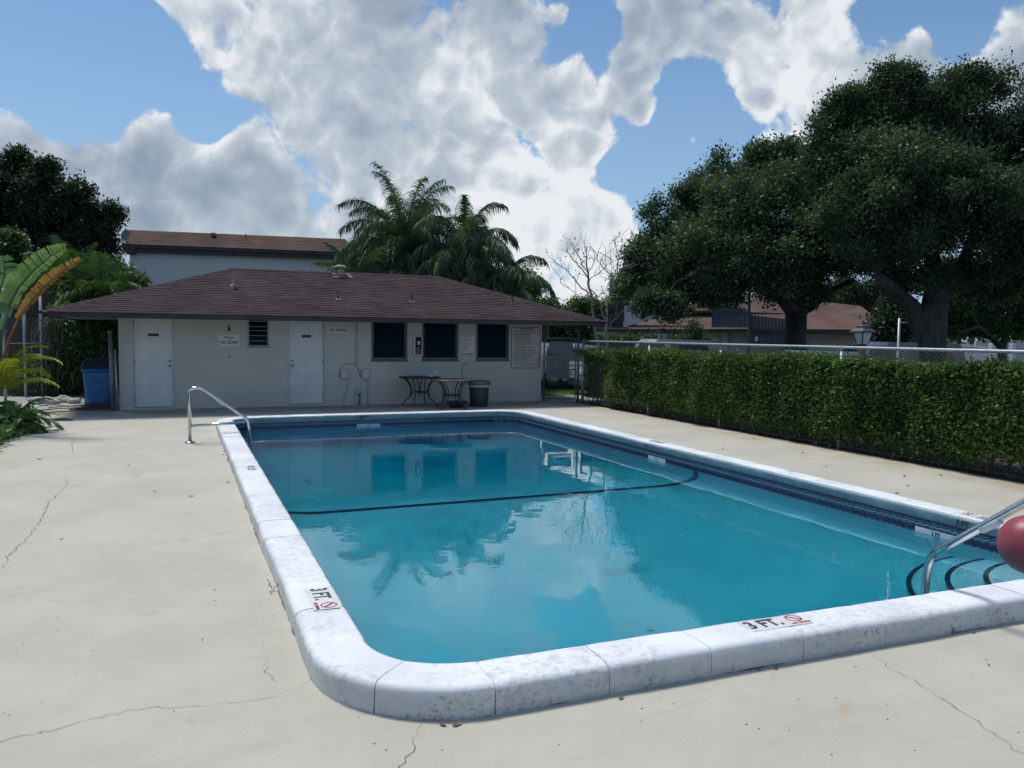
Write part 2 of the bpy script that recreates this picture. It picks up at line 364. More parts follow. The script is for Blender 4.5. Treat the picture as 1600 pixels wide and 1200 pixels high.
P('pool_plaster', (.46,.72,.78), .7, (.54,.77,.82), 1.3, bump=.002, bs=20, spec=.2)
P('dark_stripe_tile', (.012,.014,.06), .3, (.03,.02,.09), 30)
def water_material():
    m, t = new_mat('pool_water'); N = NT(t)
    out = N.n('ShaderNodeOutputMaterial'); g = N.n('ShaderNodeBsdfGlass'); g.inputs['IOR'].default_value = 1.50; g.inputs['Roughness'].default_value = 0
    co = N.n('ShaderNodeTexCoord').outputs['Object']
    bn = N.n('ShaderNodeBump'); bn.inputs['Distance'].default_value = .02; bn.inputs['Strength'].default_value = 1
    w = N.math('ADD', N.math('MULTIPLY', N.noise(N.scale(co, (1, 1.5, 1)), 2.0, 2, .45, .3), .085), N.math('MULTIPLY', N.noise(co, 8, 2, .5), .016))
    w = N.math('ADD', w, N.math('MULTIPLY', N.math('MULTIPLY', N.noise(co, 15, 1, .5), .012), N.ramp(N.noise(co, .7, 2), .42, .62)))
    N.put(bn.inputs['Height'], w); N.put(g.inputs['Normal'], bn.outputs[0])
    va = N.n('ShaderNodeVolumeAbsorption'); va.inputs[0].default_value = (.0, .82, .89, 1); va.inputs['Density'].default_value = 1.0
    t.links.new(g.outputs[0], out.inputs['Surface']); t.links.new(va.outputs[0], out.inputs['Volume'])
water_material()
P('stucco', (.49,.49,.46), .85, (.54,.54,.51), .9, bump=.004, bs=90, spec=.2)
P('white_stucco', (.55,.58,.57), .85, (.60,.62,.60), .6, bump=.004, bs=60, spec=.2)
P('shingle_brown', (.047,.031,.034), .9, (.066,.045,.046), 1.3, bump=.004, bs=140, island=.14, spec=.15)
P('shingle_far', (.22,.115,.075), .9, (.30,.165,.11), .5, island=.12, spec=.15, aniso=(.4, 1, 6), vs=2) if False else P('shingle_far', (.095,.060,.050), .9, (.14,.088,.072), .55, island=.14, spec=.15)
P('fascia_paint', (.028,.024,.030), .6, (.045,.038,.042), 3)
P('soffit_paint', (.16,.14,.13), .8)
P('door_paint', (.60,.62,.64), .45, (.66,.68,.70), 2)
P('frame_paint', (.46,.48,.48), .5)
P('black_plastic', (.010,.010,.012), .45)
P('brass', (.30,.22,.10), .35, metal=1)
P('steel', (.62,.63,.64), .14, metal=1, col2=(.50,.50,.50), vs=8)
P('galvanised', (.42,.45,.47), .5, (.33,.36,.38), 14, metal=.65)
P('galvanised_dark', (.22,.24,.26), .55, (.15,.17,.18), 10, metal=.5)
P('bronze_frame', (.075,.09,.10), .5)
P('light_frame', (.24,.28,.30), .45)
P('window_glass', (.010,.022,.040), .10, spec=.6)
P('room_dark', (.008,.009,.012), .9)
P('sign_white', (.70,.70,.70), .5, (.62,.62,.63), 20)
P('sign_cream', (.52,.50,.47), .6, (.46,.43,.42), 6)
P('sign_pinkish', (.44,.36,.37), .6)
P('ink_dark', (.035,.03,.045), .6)
P('ink_red', (.36,.035,.05), .6)
P('ink_maroon', (.14,.03,.05), .6)
P('table_metal', (.020,.021,.026), .45, (.03,.03,.035), 30)
P('table_metal_brown', (.10,.075,.075), .35, (.13,.10,.10), 20)
P('bin_green', (.018,.040,.042), .5, (.025,.05,.05), 6)
P('bin_lid_grey', (.09,.12,.13), .5)
P('bag_plastic', (.45,.48,.50), .3)
P('bin_blue', (.010,.115,.33), .45, (.03,.16,.38), 9, spots=(7, .62, (.25,.30,.36), .5))
P('bin_blue_lid', (.010,.016,.045), .5)
P('cup_white', (.80,.80,.82), .5)
P('grey_panel', (.14,.155,.17), .7, (.17,.185,.20), 5)
P('urn_grey', (.065,.062,.082), .6, (.085,.08,.10), 8)
P('ball_red', (.27,.045,.065), .42, (.34,.065,.085), 5, spec=.4, bump=.0006, bs=220)
P('ball_peach', (.62,.30,.20), .5)
P('dish_grey', (.13,.15,.16), .5)
P('vent_metal', (.48,.42,.37), .7, (.22,.15,.11), 16)
P('flashing', (.11,.070,.062), .8, (.17,.11,.09), 12)
P('pvc_white', (.56,.57,.57), .5)
P('conduit', (.36,.39,.39), .5)
P('asphalt', (.055,.057,.06), .9, (.08,.082,.085), 2)
P('soil', (.045,.034,.024), .95, (.09,.07,.05), 6, bump=.02, bs=25)
P('grass', (.045,.10,.022), .9, (.07,.14,.03), 3, bump=.03, bs=60)
P('kerb_concrete', (.42,.41,.38), .85, (.33,.32,.30), 5)
P('bark', (.045,.042,.040), .9, (.085,.078,.070), 9, bump=.03, bs=22, aniso=(1, 1, .25))
P('bark_pale', (.20,.20,.19), .85, (.30,.29,.27), 10, bump=.004, bs=40)
P('palm_bark', (.11,.095,.080), .9, (.17,.15,.125), 7, bump=.015, bs=30, aniso=(.4, .4, 2))
P('twig', (.10,.075,.055), .9, (.17,.135,.105), 12)
P('wood_fence', (.045,.032,.030), .9, (.075,.052,.046), 3, aniso=(6, 6, .5), island=.2)
P('wood_post', (.30,.11,.05), .8)
P('blue_siding', (.045,.060,.080), .7, (.06,.08,.10), 2, island=.12)
P('brown_siding', (.045,.034,.040), .8, (.06,.045,.05), 2, island=.12)
P('lantern_glass', (.62,.66,.68), .25)
P('car_white', (.72,.74,.76), .3, coat=.6)
P('car_silver', (.36,.38,.40), .3, metal=.4, coat=.6)
P('car_dark', (.05,.055,.065), .25, coat=.6)
P('car_glass', (.012,.018,.024), .08, spec=.6)
P('tyre', (.018,.018,.018), .9)
P('rim', (.45,.46,.47), .35, metal=.8)
P('red_lamp', (.45,.02,.02), .25)
P('white_fence', (.66,.68,.70), .55)
P('beige_wall', (.50,.47,.40), .9, (.56,.53,.46), 1)
P('stop_red', (.28,.02,.035), .5)
P('rock_white', (.50,.49,.47), .9, (.32,.31,.29), 12, bump=.01, bs=30)
P('dry_leaf', (.16,.065,.035), .8, (.26,.13,.06), 20)
leafmat('oak_leaf', (.042,.068,.050), (.115,.165,.092), trans=.20, patch=.5, spec=.10)
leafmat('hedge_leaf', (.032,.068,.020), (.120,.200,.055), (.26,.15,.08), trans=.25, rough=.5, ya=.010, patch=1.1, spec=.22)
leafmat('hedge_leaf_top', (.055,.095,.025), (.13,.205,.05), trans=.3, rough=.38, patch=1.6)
leafmat('palm_leaf', (.055,.092,.060), (.12,.175,.105), trans=.22, patch=.8)
leafmat('palm_yellow', (.16,.17,.025), (.34,.30,.06), trans=.35, patch=3)
leafmat('palm_tan', (.28,.18,.06), (.40,.26,.09), trans=.2, patch=3)
leafmat('broad_leaf', (.035,.095,.032), (.085,.19,.06), trans=.3, rough=.35, patch=2)
leafmat('areca_leaf', (.05,.095,.04), (.11,.175,.075), trans=.3, patch=1.5)
leafmat('dark_tree_leaf', (.026,.046,.034), (.070,.100,.062), trans=.2, patch=.5)
leafmat('far_leaf', (.040,.075,.035), (.11,.165,.065), trans=.25, patch=.4)
leafmat('banana_green', (.11,.165,.11), (.20,.27,.18), trans=.35, rough=.4, patch=3)
leafmat('banana_brown', (.25,.12,.06), (.40,.21,.11), trans=.3, rough=.6, patch=4)

# ------------------------------------------------------------------ pool geometry
PX0, PX1, PY0, PY1, PR = .87, 6.35, 3.59, 15.42, .42      # inner face of the coping
CW, ZC, ZW = .29, .145, -.085                             # coping width, top, water level
def path(off, z=None, seg=.15, arc=10):
    """rounded rectangle, counter-clockwise, offset outwards; list of (x, y, nx, ny, s)"""
    r = max(PR+off, .001); cs = [(PX1-PR, PY0+PR, -90), (PX1-PR, PY1-PR, 0), (PX0+PR, PY1-PR, 90), (PX0+PR, PY0+PR, 180)]
    if PR+off < 0:
        i = -(PR+off); cs = [(PX1-PR-i, PY0+PR+i, -90), (PX1-PR-i, PY1-PR-i, 0), (PX0+PR+i, PY1-PR-i, 90), (PX0+PR+i, PY0+PR+i, 180)]
    out = []
    lens = [PY1-PY0-2*PR, PX1-PX0-2*PR, PY1-PY0-2*PR, PX1-PX0-2*PR]
    for q, (cx, cy, a0) in enumerate(cs):
        for k in range(arc+1):
            a = R(a0+90*k/arc); out.append((cx+r*math.cos(a), cy+r*math.sin(a), math.cos(a), math.sin(a)))
        n = max(2, int(lens[q]/seg)); nx = cs[(q+1) % 4]; a = R(a0+90)
        x1, y1 = nx[0]+r*math.cos(R(nx[2])), nx[1]+r*math.sin(R(nx[2])); x0, y0 = out[-1][0], out[-1][1]
        for k in range(1, n): out.append((x0+(x1-x0)*k/n, y0+(y1-y0)*k/n, math.cos(a), math.sin(a)))
    return out
def hole_sheet(name, rect, off, z, mat, **tags):
    bm = bmesh.new(); inner = [bm.verts.new((p[0], p[1], z)) for p in path(off, seg=1.2, arc=8)]
    x0, y0, x1, y1 = rect; outer = [bm.verts.new(p+(z,)) for p in ((x0,y0),(x1,y0),(x1,y1),(x0,y1))]
    ed = [bm.edges.new((L[i], L[(i+1) % len(L)])) for L in (inner, outer) for i in range(len(L))]
    bmesh.ops.triangle_fill(bm, edges=ed, use_beauty=True)
    bmesh.ops.recalc_face_normals(bm, faces=bm.faces[:])
    for f in bm.faces:
        if f.normal.z < 0: f.normal_flip()
    me = bpy.data.meshes.new(name); bm.to_mesh(me); bm.free(); me.materials.append(MATS[mat]); return link(name, me, **tags)
ground = hole_sheet('ground', (-400, -200, 600, 800), CW-.03, -.06, 'soil', kind='structure', label='bare soil ground around the pool yard')
DECK = (-2.45, -3.0, 9.30, 18.9+.2)
deck = hole_sheet('pool_deck', DECK, CW-.03, 0, 'deck_concrete', kind='structure', label='beige painted concrete deck around the pool')
# deck slab edge, so that it has thickness
mb = MB()
mb.box((-2.45, -3, -.059), (-2.43, 19.1, -.001)); mb.box((9.28, -3, -.059), (9.30, 19.1, -.001)); mb.build('slab_edge', 'kerb_concrete', deck)
# cracks in the deck: thin irregular openings
def crack(pts, w=.006):
    mb = MB(); P2 = []
    for a, b in zip(pts, pts[1:]):
        a, b = Vector(a), Vector(b); n = max(3, int((b-a).length/.035))
        for k in range(n): q = a.lerp(b, k/n); P2.append((q.x+rng.gauss(0, .010), q.y+rng.gauss(0, .010)))
    P2.append(pts[-1]); vs = []; m = len(P2)
    for i, p in enumerate(P2):
        d = Vector(P2[min(i+1, m-1)])-Vector(P2[max(i-1, 0)]); d.normalize(); ww = w*rng.uniform(.35, 1.2)*(.3+.7*math.sin(math.pi*(i+.5)/m))
        vs += [(p[0]-d.y*ww, p[1]+d.x*ww, .0035), (p[0]+d.y*ww, p[1]-d.x*ww, .0035)]
    mb.add(vs, [(2*i, 2*i+1, 2*i+3, 2*i+2) for i in range(m-1)]); return mb.build('crack', 'concrete_dirt', deck)
crack([(-1.27,10.68),(-1.15,10.09),(-1.20,9.04),(-1.15,7.84),(-1.2,7.03),(-1.18,6.45),(-1.3,5.6)], .0030)
crack([(-1.6,3.7),(-.7,3.8),(-.23,3.92),(.1,3.85),(.40,3.83),(.57,3.95)], .0016)
crack([(.96,3.33),(.90,3.22),(.86,3.12),(.78,3.02),(.7,2.7)], .0018)
crack([(3.45,3.30),(3.37,2.93),(3.30,2.58),(3.19,2.2),(3.2,1.8)], .0016)
crack([(-1.51,14.3),(-1.48,13.52),(-1.35,12.47)], .0030)
crack([(-1.35,12.4),(-1.1,12.25),(-.4,12.2)], .0018)
crack([(.40,4.3),(.38,4.15),(.42,4.0)], .0014)
crack([(7.0,16.9),(8.0,16.6),(9.0,16.3)], .0018)
crack([(7.6,9.0),(7.9,8.8),(8.0,8.3),(8.6,8.1)], .0018)
crack([(7.2,5.5),(7.5,5.45),(7.8,5.6)], .0018)
# dirt line where coping meets deck
def ring_strip(name, off0, w, z, mat, parent):
    p = path(off0, seg=.05, arc=28); vs = []; fs = []; n = len(p)
    for i, (x, y, nx, ny) in enumerate(p):
        ww = w*max(.15, .7+.9*mnoise.noise((x*6, y*6, 1.3))+.5*mnoise.noise((x*27, y*27, 4)))
        vs += [(x, y, z), (x+nx*ww, y+ny*ww, z)]
    for i in range(n): j = (i+1) % n; fs.append((2*i, 2*j, 2*j+1, 2*i+1))
    return MB().add(vs, fs).build(name, mat, parent)
ring_strip('dirt_line', CW-.012, .0145, .004, 'concrete_dirt', deck)

pool = empty('swimming_pool', (0, 0, 0), label='rectangular swimming pool with rounded corners and raised white coping', kind='structure')
# shell: walls, coved floor, shallow end 1.05 m, sloping down beyond the stripe
def depth(y): return -(1.12 + .04*(y-3.6)/5 if y < 9.0 else min(2.4, 1.16+(y-9.0)*.38))
offs = [0, 0, 0] + [-.02, -.06, -.13, -.22, -.34, -.42, -.51, -.60] + [-.42-.3*k for k in range(1, 8)]
rings = []; CO = .60
for j, o in enumerate(offs):
    L = []
    for (x, y, nx, ny) in path(min(o, -.0001)*1.0 if o else 0, seg=.18):
        D0 = depth(y); e = -o
        if j == 0: z = .03
        elif j == 1: z = -.2
        elif j == 2: z = D0+CO
        elif e < CO: z = D0+CO - math.sqrt(max(0, CO*CO-(CO-e)**2))
        else: z = D0
        L.append((x, y, z))
    rings.append(L)
n = min(len(r) for r in rings)
assert all(len(r) == n for r in rings)
mb = MB(); vs = [p for r in rings for p in r]; fs = []
for j in range(len(rings)-1):
    for i in range(n): k = (i+1) % n; fs.append((j*n+i, j*n+k, (j+1)*n+k, (j+1)*n+i))
mb.add(vs, fs, True)
# centre strip
xs = [PX0+2.5, PX1-2.5]; ys = [PY0+2.4+.4*k for k in range(19)]
ys = [y for y in ys if y < PY1-2.4]+[PY1-2.4]
mb.add([(x, y, depth(y)) for y in ys for x in xs], [(2*i, 2*i+1, 2*i+3, 2*i+2) for i in range(len(ys)-1)], True)
shell = mb.build('pool_shell', 'pool_plaster', pool)
# dark stripe across the slope break and up both side walls
mb = MB(); ys_ = 9.0; hw = .06; prof = []
for k in range(0, 13):
    a = k/12*math.pi/2; e = CO-CO*math.sin(a) if False else CO*(1-math.cos(a)); prof.append((e, depth(ys_)+CO-CO*math.sin(a)))
line = [(PX0+.006, -.12)] + [(PX0+.006+e, z+.006) for e, z in prof] + [(PX1-.006-e, z+.006) for e, z in prof[::-1]] + [(PX1-.006, -.12)]
vs = []
for x, z in line: vs += [(x, ys_-hw, z), (x, ys_+hw, z)]
mb.add(vs, [(2*i, 2*i+1, 2*i+3, 2*i+2) for i in range(len(line)-1)]); mb.build('depth_stripe', 'dark_stripe_tile', pool)
# quarter-round corner steps, each with a dark edge
for k, (rad, top) in enumerate(((1.50, -.085-.66), (1.23, -.085-.42), (.97, -.085-.20))):
    mb = MB(); c = (PX1, PY0); arc = [(c[0]-rad*math.sin(R(a)), c[1]+rad*math.cos(R(a))) for a in np.linspace(0, 90, 22)]
    mb.prism([(c[0], c[1])]+arc, -1.3, top)
    st = mb.build('pool_step', 'pool_plaster', pool)
    mb = MB(); vs = []
    A = [R(a) for a in np.linspace(0, 90, 22)]
    for a in A:
        for rr, zz in ((rad-.035, top+.004), (rad+.004, top+.004), (rad+.004, top-.03)): vs.append((c[0]-rr*math.sin(a), c[1]+rr*math.cos(a), zz))
    fs = [(3*i+q, 3*i+3+q, 3*i+4+q, 3*i+1+q) for i in range(21) for q in (0, 1)]
    mb.add(vs, fs); mb.build('step_edge', 'dark_stripe_tile', st)
# waterline tiles: one object each
tm = MB(); tm.bbox((-.0735, -.008, -.0735), (.0735, .004, .0735), .0025)
def tile_ring():
    zc = .035-.075; proto = None; cnt = 0
    spans = []
    L1 = PY1-PY0-2*PR; L2 = PX1-PX0-2*PR
    cs = [(PX1-PR, PY0+PR, -90, L1), (PX1-PR, PY1-PR, 0, L2), (PX0+PR, PY1-PR, 90, L1), (PX0+PR, PY0+PR, 180, L2)]
    me = None
    for cx, cy, a0, L in cs:
        na = 4
        for k in range(na):
            a = R(a0+90*(k+.5)/na); spans.append((cx+PR*math.cos(a), cy+PR*math.sin(a), a, (2*PR*math.sin(R(45/na)))/.147))
        a = R(a0+90); nt = round(L/.15); w = L/nt; dx, dy = -math.sin(a), math.cos(a)
        x0, y0 = cx+PR*math.cos(a), cy+PR*math.sin(a)
        for k in range(nt): spans.append((x0+dx*w*(k+.5), y0+dy*w*(k+.5), a, w/.15))
    for x, y, a, sx in spans:
        if proto is None:
            proto = tm.build('waterline_tile', 'waterline_tile', pool); me = proto.data; o = proto
        else:
            o = bpy.data.objects.new('waterline_tile', me); COL.objects.link(o); o.parent = pool
        o.location = (x, y, zc); o.rotation_euler.z = a+math.pi/2+math.pi; o.scale.x = min(sx, 1.05); cnt += 1
        o.rotation_euler.x = rng.gauss(0, .006)
    return cnt
tile_ring()
# coping stones
PROF = [(0, -.03), (.0, .10), (.004, .118), (.014, .133), (.032, .142), (.055, ZC), (.12, ZC+.001), (.20, ZC), (.25, .1445), (.271, .141), (.284, .133), (.291, .122), (.292, .110), (.287, .085), (.278, .055), (.271, .040), (.258, .034), (.22, .033)]
def coping_stone(pts, a_in=.0016):
    """pts: list of (x, y, nx, ny) of the inner coping face along one stone"""
    vs = []; fs = []; m = len(PROF); bul = rng.uniform(-.002, .003)
    for i, (x, y, nx, ny) in enumerate(pts):
        for q, (u, z) in enumerate(PROF):
            o = CW - u; e = 0
            if i in (0, len(pts)-1) and q not in (0, m-1): e = .004
            jit = mnoise.noise((x*5, y*5, q*.4))*.0035 + (bul if z > .1 else 0)
            if u < .06: o += mnoise.noise((x*1.7, y*1.7, 7))*.010
            vs.append((x+nx*(o-e*(1 if u < .1 else -1 if u > .25 else 0)+jit), y+ny*(o+jit), z + (jit - e*.6 if z > .05 else 0)))
    L = len(pts)
    for i in range(L-1):
        for q in range(m-1): fs.append((i*m+q, (i+1)*m+q, (i+1)*m+q+1, i*m+q+1))
    mb = MB(); mb.add(vs, fs, True); mb.add([vs[q] for q in range(m)], [tuple(range(m))]); mb.add([vs[(L-1)*m+q] for q in range(m)], [tuple(range(m))[::-1]])
    o = mb.build('coping_stone', 'coping_paint', pool); o.data.materials.append(MATS['coping_face_shaded'])
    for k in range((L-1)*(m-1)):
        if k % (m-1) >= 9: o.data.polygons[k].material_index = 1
    return o
L1 = PY1-PY0-2*PR; L2 = PX1-PX0-2*PR
for cx, cy, a0, L in [(PX1-PR, PY0+PR, -90, L1), (PX1-PR, PY1-PR, 0, L2), (PX0+PR, PY1-PR, 90, L1), (PX0+PR, PY0+PR, 180, L2)]:
    r = PR
    for h in (0, 1):
        pts = []
        for k in range(7):
            a = R(a0+45*h+45*k/6 + (.28 if k == 0 else -.28 if k == 6 else 0)); pts.append((cx+r*math.cos(a), cy+r*math.sin(a), math.cos(a), math.sin(a)))
        coping_stone(pts)
    a = R(a0+90); ns = round(L/.58); w = L/ns; dx, dy = -math.sin(a), math.cos(a); x0, y0 = cx+r*math.cos(a), cy+r*math.sin(a)
    for s_ in range(ns):
        b0, b1 = w*s_+.0018, w*(s_+1)-.0018; kk = 7
        coping_stone([(x0+dx*(b0+(b1-b0)*k/kk), y0+dy*(b0+(b1-b0)*k/kk), math.cos(a), math.sin(a)) for k in range(kk+1)])
# mortar core under the joints
p = path(0, seg=.6, arc=10); vs = []; fs = []
pr = [(.010, -.03), (.012, .10), (.045, .136), (.15, ZC-.007), (.24, ZC-.009), (.262, .105), (.245, .06), (.22, .037), (.1, .031)]
for (x, y, nx, ny) in p:
    for u, z in pr: vs.append((x+nx*(CW-u), y+ny*(CW-u), z))
k = len(pr); n = len(p)
for i in range(n):
    j = (i+1) % n
    for q in range(k-1): fs.append((i*k+q, j*k+q, j*k+q+1, i*k+q+1))
MB().add(vs, fs).build('mortar_bed', 'concrete_dirt', pool)
# grout band behind the tiles
p = path(.0015, seg=.6, arc=16); vs = []; fs = []; n = len(p)
for (x, y, nx, ny) in p: vs += [(x-nx*.003, y-ny*.003, .034), (x-nx*.003, y-ny*.003, -.116)]
for i in range(n): j = (i+1) % n; fs.append((2*i, 2*j, 2*j+1, 2*i+1))
MB().add(vs, fs).build('grout_band', 'tile_grout', pool)
# water: closed body reaching into the walls
p = path(.05, seg=.8, arc=10); n = len(p)
vs = [(x, y, ZW) for x, y, _, _ in p] + [(x, y, -3.2) for x, y, _, _ in p]
mb = MB(); mb.add(vs, [tuple(range(n)), tuple(range(n, 2*n))[::-1]] + [(i+n, (i+1) % n+n, (i+1) % n, i) for i in range(n)])
water = mb.build('pool_water', 'pool_water', label='clear blue water filling the pool', kind='structure')

# depth markers -------------------------------------------------
def flat_top(x, y, z, ang):     # lettering lying on top of the coping
    return Matrix.Translation((x, y, z)) @ Matrix.Rotation(ang, 4, 'Z')
def deck_marker(x, y, ang, body, label, scale=1., word='NO DIVING'):
    t = empty('depth_marker', (x, y, ZC+.002), label=label, cat='pool marker')
    M4 = flat_top(x, y, ZC+.0040, ang)
    w, h = .40*scale, .145*scale
    mb = MB(); mb.prism([(-w/2, -h/2), (w/2, -h/2), (w/2, h/2), (-w/2, h/2)], -.0015, .001, M4); mb.build('plate', 'sign_white', t)
    M1 = M4 @ Matrix.Translation((0, 0, .0018))
    text(body, .135*scale, 'ink_dark', M1 @ Matrix.Translation((-.075*scale, .002, 0)), parent=t, bold=.0035*scale, sx=.80)
    # crossed-out diver in a red ring
    mb = MB(); cx, cy, ro, ri = .138*scale, .018*scale, .047*scale, .039*scale
    for i in range(28):
        a, b = 2*math.pi*i/28, 2*math.pi*(i+1)/28
        mb.prism([(cx+ro*math.cos(a), cy+ro*math.sin(a)), (cx+ro*math.cos(b), cy+ro*math.sin(b)), (cx+ri*math.cos(b), cy+ri*math.sin(b)), (cx+ri*math.cos(a), cy+ri*math.sin(a))], 0, .0006, M1)
    s2 = ri*.72; d = .004*scale
    mb.prism([(cx-s2-d, cy+s2-d), (cx-s2+d, cy+s2+d), (cx+s2+d, cy-s2+d), (cx+s2-d, cy-s2-d)], .0007, .0011, M1)
    mb.build('ring', 'ink_red', t)
    mb = MB(); mb.prism([(cx-.018*scale, cy+.014*scale), (cx-.006*scale, cy+.020*scale), (cx+.022*scale, cy-.012*scale), (cx+.014*scale, cy-.018*scale)], 0, .0004, M1); mb.build('diver', 'ink_dark', t)
    text(word, .026*scale, 'ink_red', M1 @ Matrix.Translation((.138*scale, -.050*scale, 0)), name='warning', parent=t, bold=.0007*scale, sx=.9)
    return t
deck_marker(2.99, PY0-.115, 0, '3 FT.', 'black 3 FT. marker with crossed diver on the near coping', 1.0)
deck_marker(.755, 4.74, -math.pi/2, '3 FT.', 'black 3 FT. marker on the left coping by the near corner', 1.0)
deck_marker(.745, 9.66, -math.pi/2, '5 FT.', 'faded small depth marker halfway along the left coping', .72)
deck_marker(6.50, 10.2, math.pi/2, '5 FT.', 'worn red and black depth marker halfway along the right coping', .8)
deck_marker(6.49, 4.95, math.pi/2, '3 FT.', 'worn red and black depth marker on right coping behind the ball', .9)
def wall_text(body, M4, size, label, plate=None, bold=.002):
    t = empty('depth_marker', M4.translation, label=label, cat='pool marker')
    if plate:
        w, h = plate; mb = MB(); mb.prism([(-w/2, -h/2), (w/2, -h/2), (w/2, h/2), (-w/2, h/2)], -.010, .0020, M4); mb.build('plate', 'marker_tile', t)
    text(body, size, 'ink_dark', M4 @ Matrix.Translation((0, 0, .0035)), parent=t, bold=bold); return t
def facing_mx(x, y, z):               # normal -X
    return Matrix(((0, 0, -1, x), (-1, 0, 0, y), (0, 1, 0, z), (0, 0, 0, 1)))
wall_text('8 FT', facing_y(2.95+.3, PY1-.009, .085), .075, 'black 8 FT lettering on the far coping face')
wall_text('5', facing_mx(PX1-.009, 10.25, .085), .07, 'small dark depth figure on the right coping face')
wall_text('3 FT', facing_mx(PX1-.009, 5.02, .085), .07, 'dark 3 FT lettering on right coping face above the steps')
wall_text('8 FT', facing_y(3.35, PY1-.014, -.062), .035, 'white waterline marker tile on the far wall, left one', (.45, .042), .001)
wall_text('8 FT', facing_y(5.62, PY1-.014, -.062), .035, 'white waterline marker tile on the far wall by the corner', (.15, .042), .001) if False else None
wall_text('5 FT', facing_mx(PX1-.014, 9.95, -.062), .035, 'white waterline marker tile beside the dark stripe', (.45, .045), .001)
wall_text('3 FT', facing_mx(PX1-.014, 5.28, -.068), .050, 'white 3 FT waterline tile near the right handrail', (.45, .055), .0015)

# ------------------------------------------------------------------ bath house
WY, WX0, WX1, WH = 19.1, -1.18, 8.64, 2.32          # front wall plane, ends, height
house = empty('bath_house', (WX0, WY, 0), label='low grey bath house with brown shingle hip roof behind the pool', cat='building')
openings = {'door_a': (-.93, .045, -.07, 2.06), 'door_b': (2.29, .045, 3.15, 2.06), 'small_window': (1.43, 1.36, 1.885, 2.05),
            'window_a': (4.22, 1.05, 5.09, 2.02), 'window_b': (5.46, 1.05, 6.38, 2.02), 'window_c': (6.85, 1.05, 7.73, 2.02)}
xs = sorted({WX0, WX1} | {v for o in openings.values() for v in (o[0], o[2])}); zs = sorted({-.05, WH} | {v for o in openings.values() for v in (o[1], o[3])})
mb = MB()
for i in range(len(xs)-1):
    for j in range(len(zs)-1):
        cx, cz = (xs[i]+xs[i+1])/2, (zs[j]+zs[j+1])/2
        if any(o[0] < cx < o[2] and o[1] < cz < o[3] for o in openings.values()): continue
        mb.add([(xs[i], WY, zs[j]), (xs[i+1], WY, zs[j]), (xs[i+1], WY, zs[j+1]), (xs[i], WY, zs[j+1])], [(0, 1, 2, 3)])
for x0, z0, x1, z1 in openings.values():
    d = WY+.14
    mb.add([(x0,WY,z0),(x1,WY,z0),(x1,d,z0),(x0,d,z0)], [(0,1,2,3)]); mb.add([(x0,WY,z1),(x0,d,z1),(x1,d,z1),(x1,WY,z1)], [(0,1,2,3)])
    mb.add([(x0,WY,z0),(x0,d,z0),(x0,d,z1),(x0,WY,z1)], [(0,1,2,3)]); mb.add([(x1,WY,z0),(x1,WY,z1),(x1,d,z1),(x1,d,z0)], [(0,1,2,3)])
BY = 24.0
mb.add([(WX0,WY,-.05),(WX0,WY,WH),(WX0,BY,WH),(WX0,BY,-.05)], [(0,1,2,3)]); mb.add([(WX1,WY,-.05),(WX1,BY,-.05),(WX1,BY,WH),(WX1,WY,WH)], [(0,1,2,3)])
mb.add([(WX0,BY,-.05),(WX0,BY,WH),(WX1,BY,WH),(WX1,BY,-.05)], [(0,1,2,3)])
mb.build('wall', 'stucco', house)
MB().box((WX0+.05, WY+.5, 0), (WX1-.05, WY+.55, WH)).build('interior', 'room_dark', house)
# roof
EY0, EX0, EX1, ZE, RY, RZ = 17.95, -2.43, 9.85, 2.045, 21.45, 3.25
EY1 = 2*RY-EY0; RX0, RX1 = 1.25, 6.55
mb = MB()
mb.box((EX0, EY0, ZE-.110), (EX1, EY0+.03, ZE-.004)); mb.box((EX0, EY1-.03, ZE-.110), (EX1, EY1, ZE-.004))
mb.box((EX0, EY0+.031, ZE-.110), (EX0+.03, EY1-.031, ZE-.004)); mb.box((EX1-.03, EY0+.031, ZE-.110), (EX1, EY1-.031, ZE-.004)); mb.build('fascia', 'fascia_paint', house)
MB().box((EX0+.03, EY0+.032, ZE-.085), (EX1-.03, EY1-.032, ZE-.07)).build('soffit', 'soffit_paint', house)
MB().box((EX0-.012, EY0-.014, ZE-.006), (EX1+.012, EY0+.02, ZE+.006)).build('drip_edge', 'fascia_paint', house)
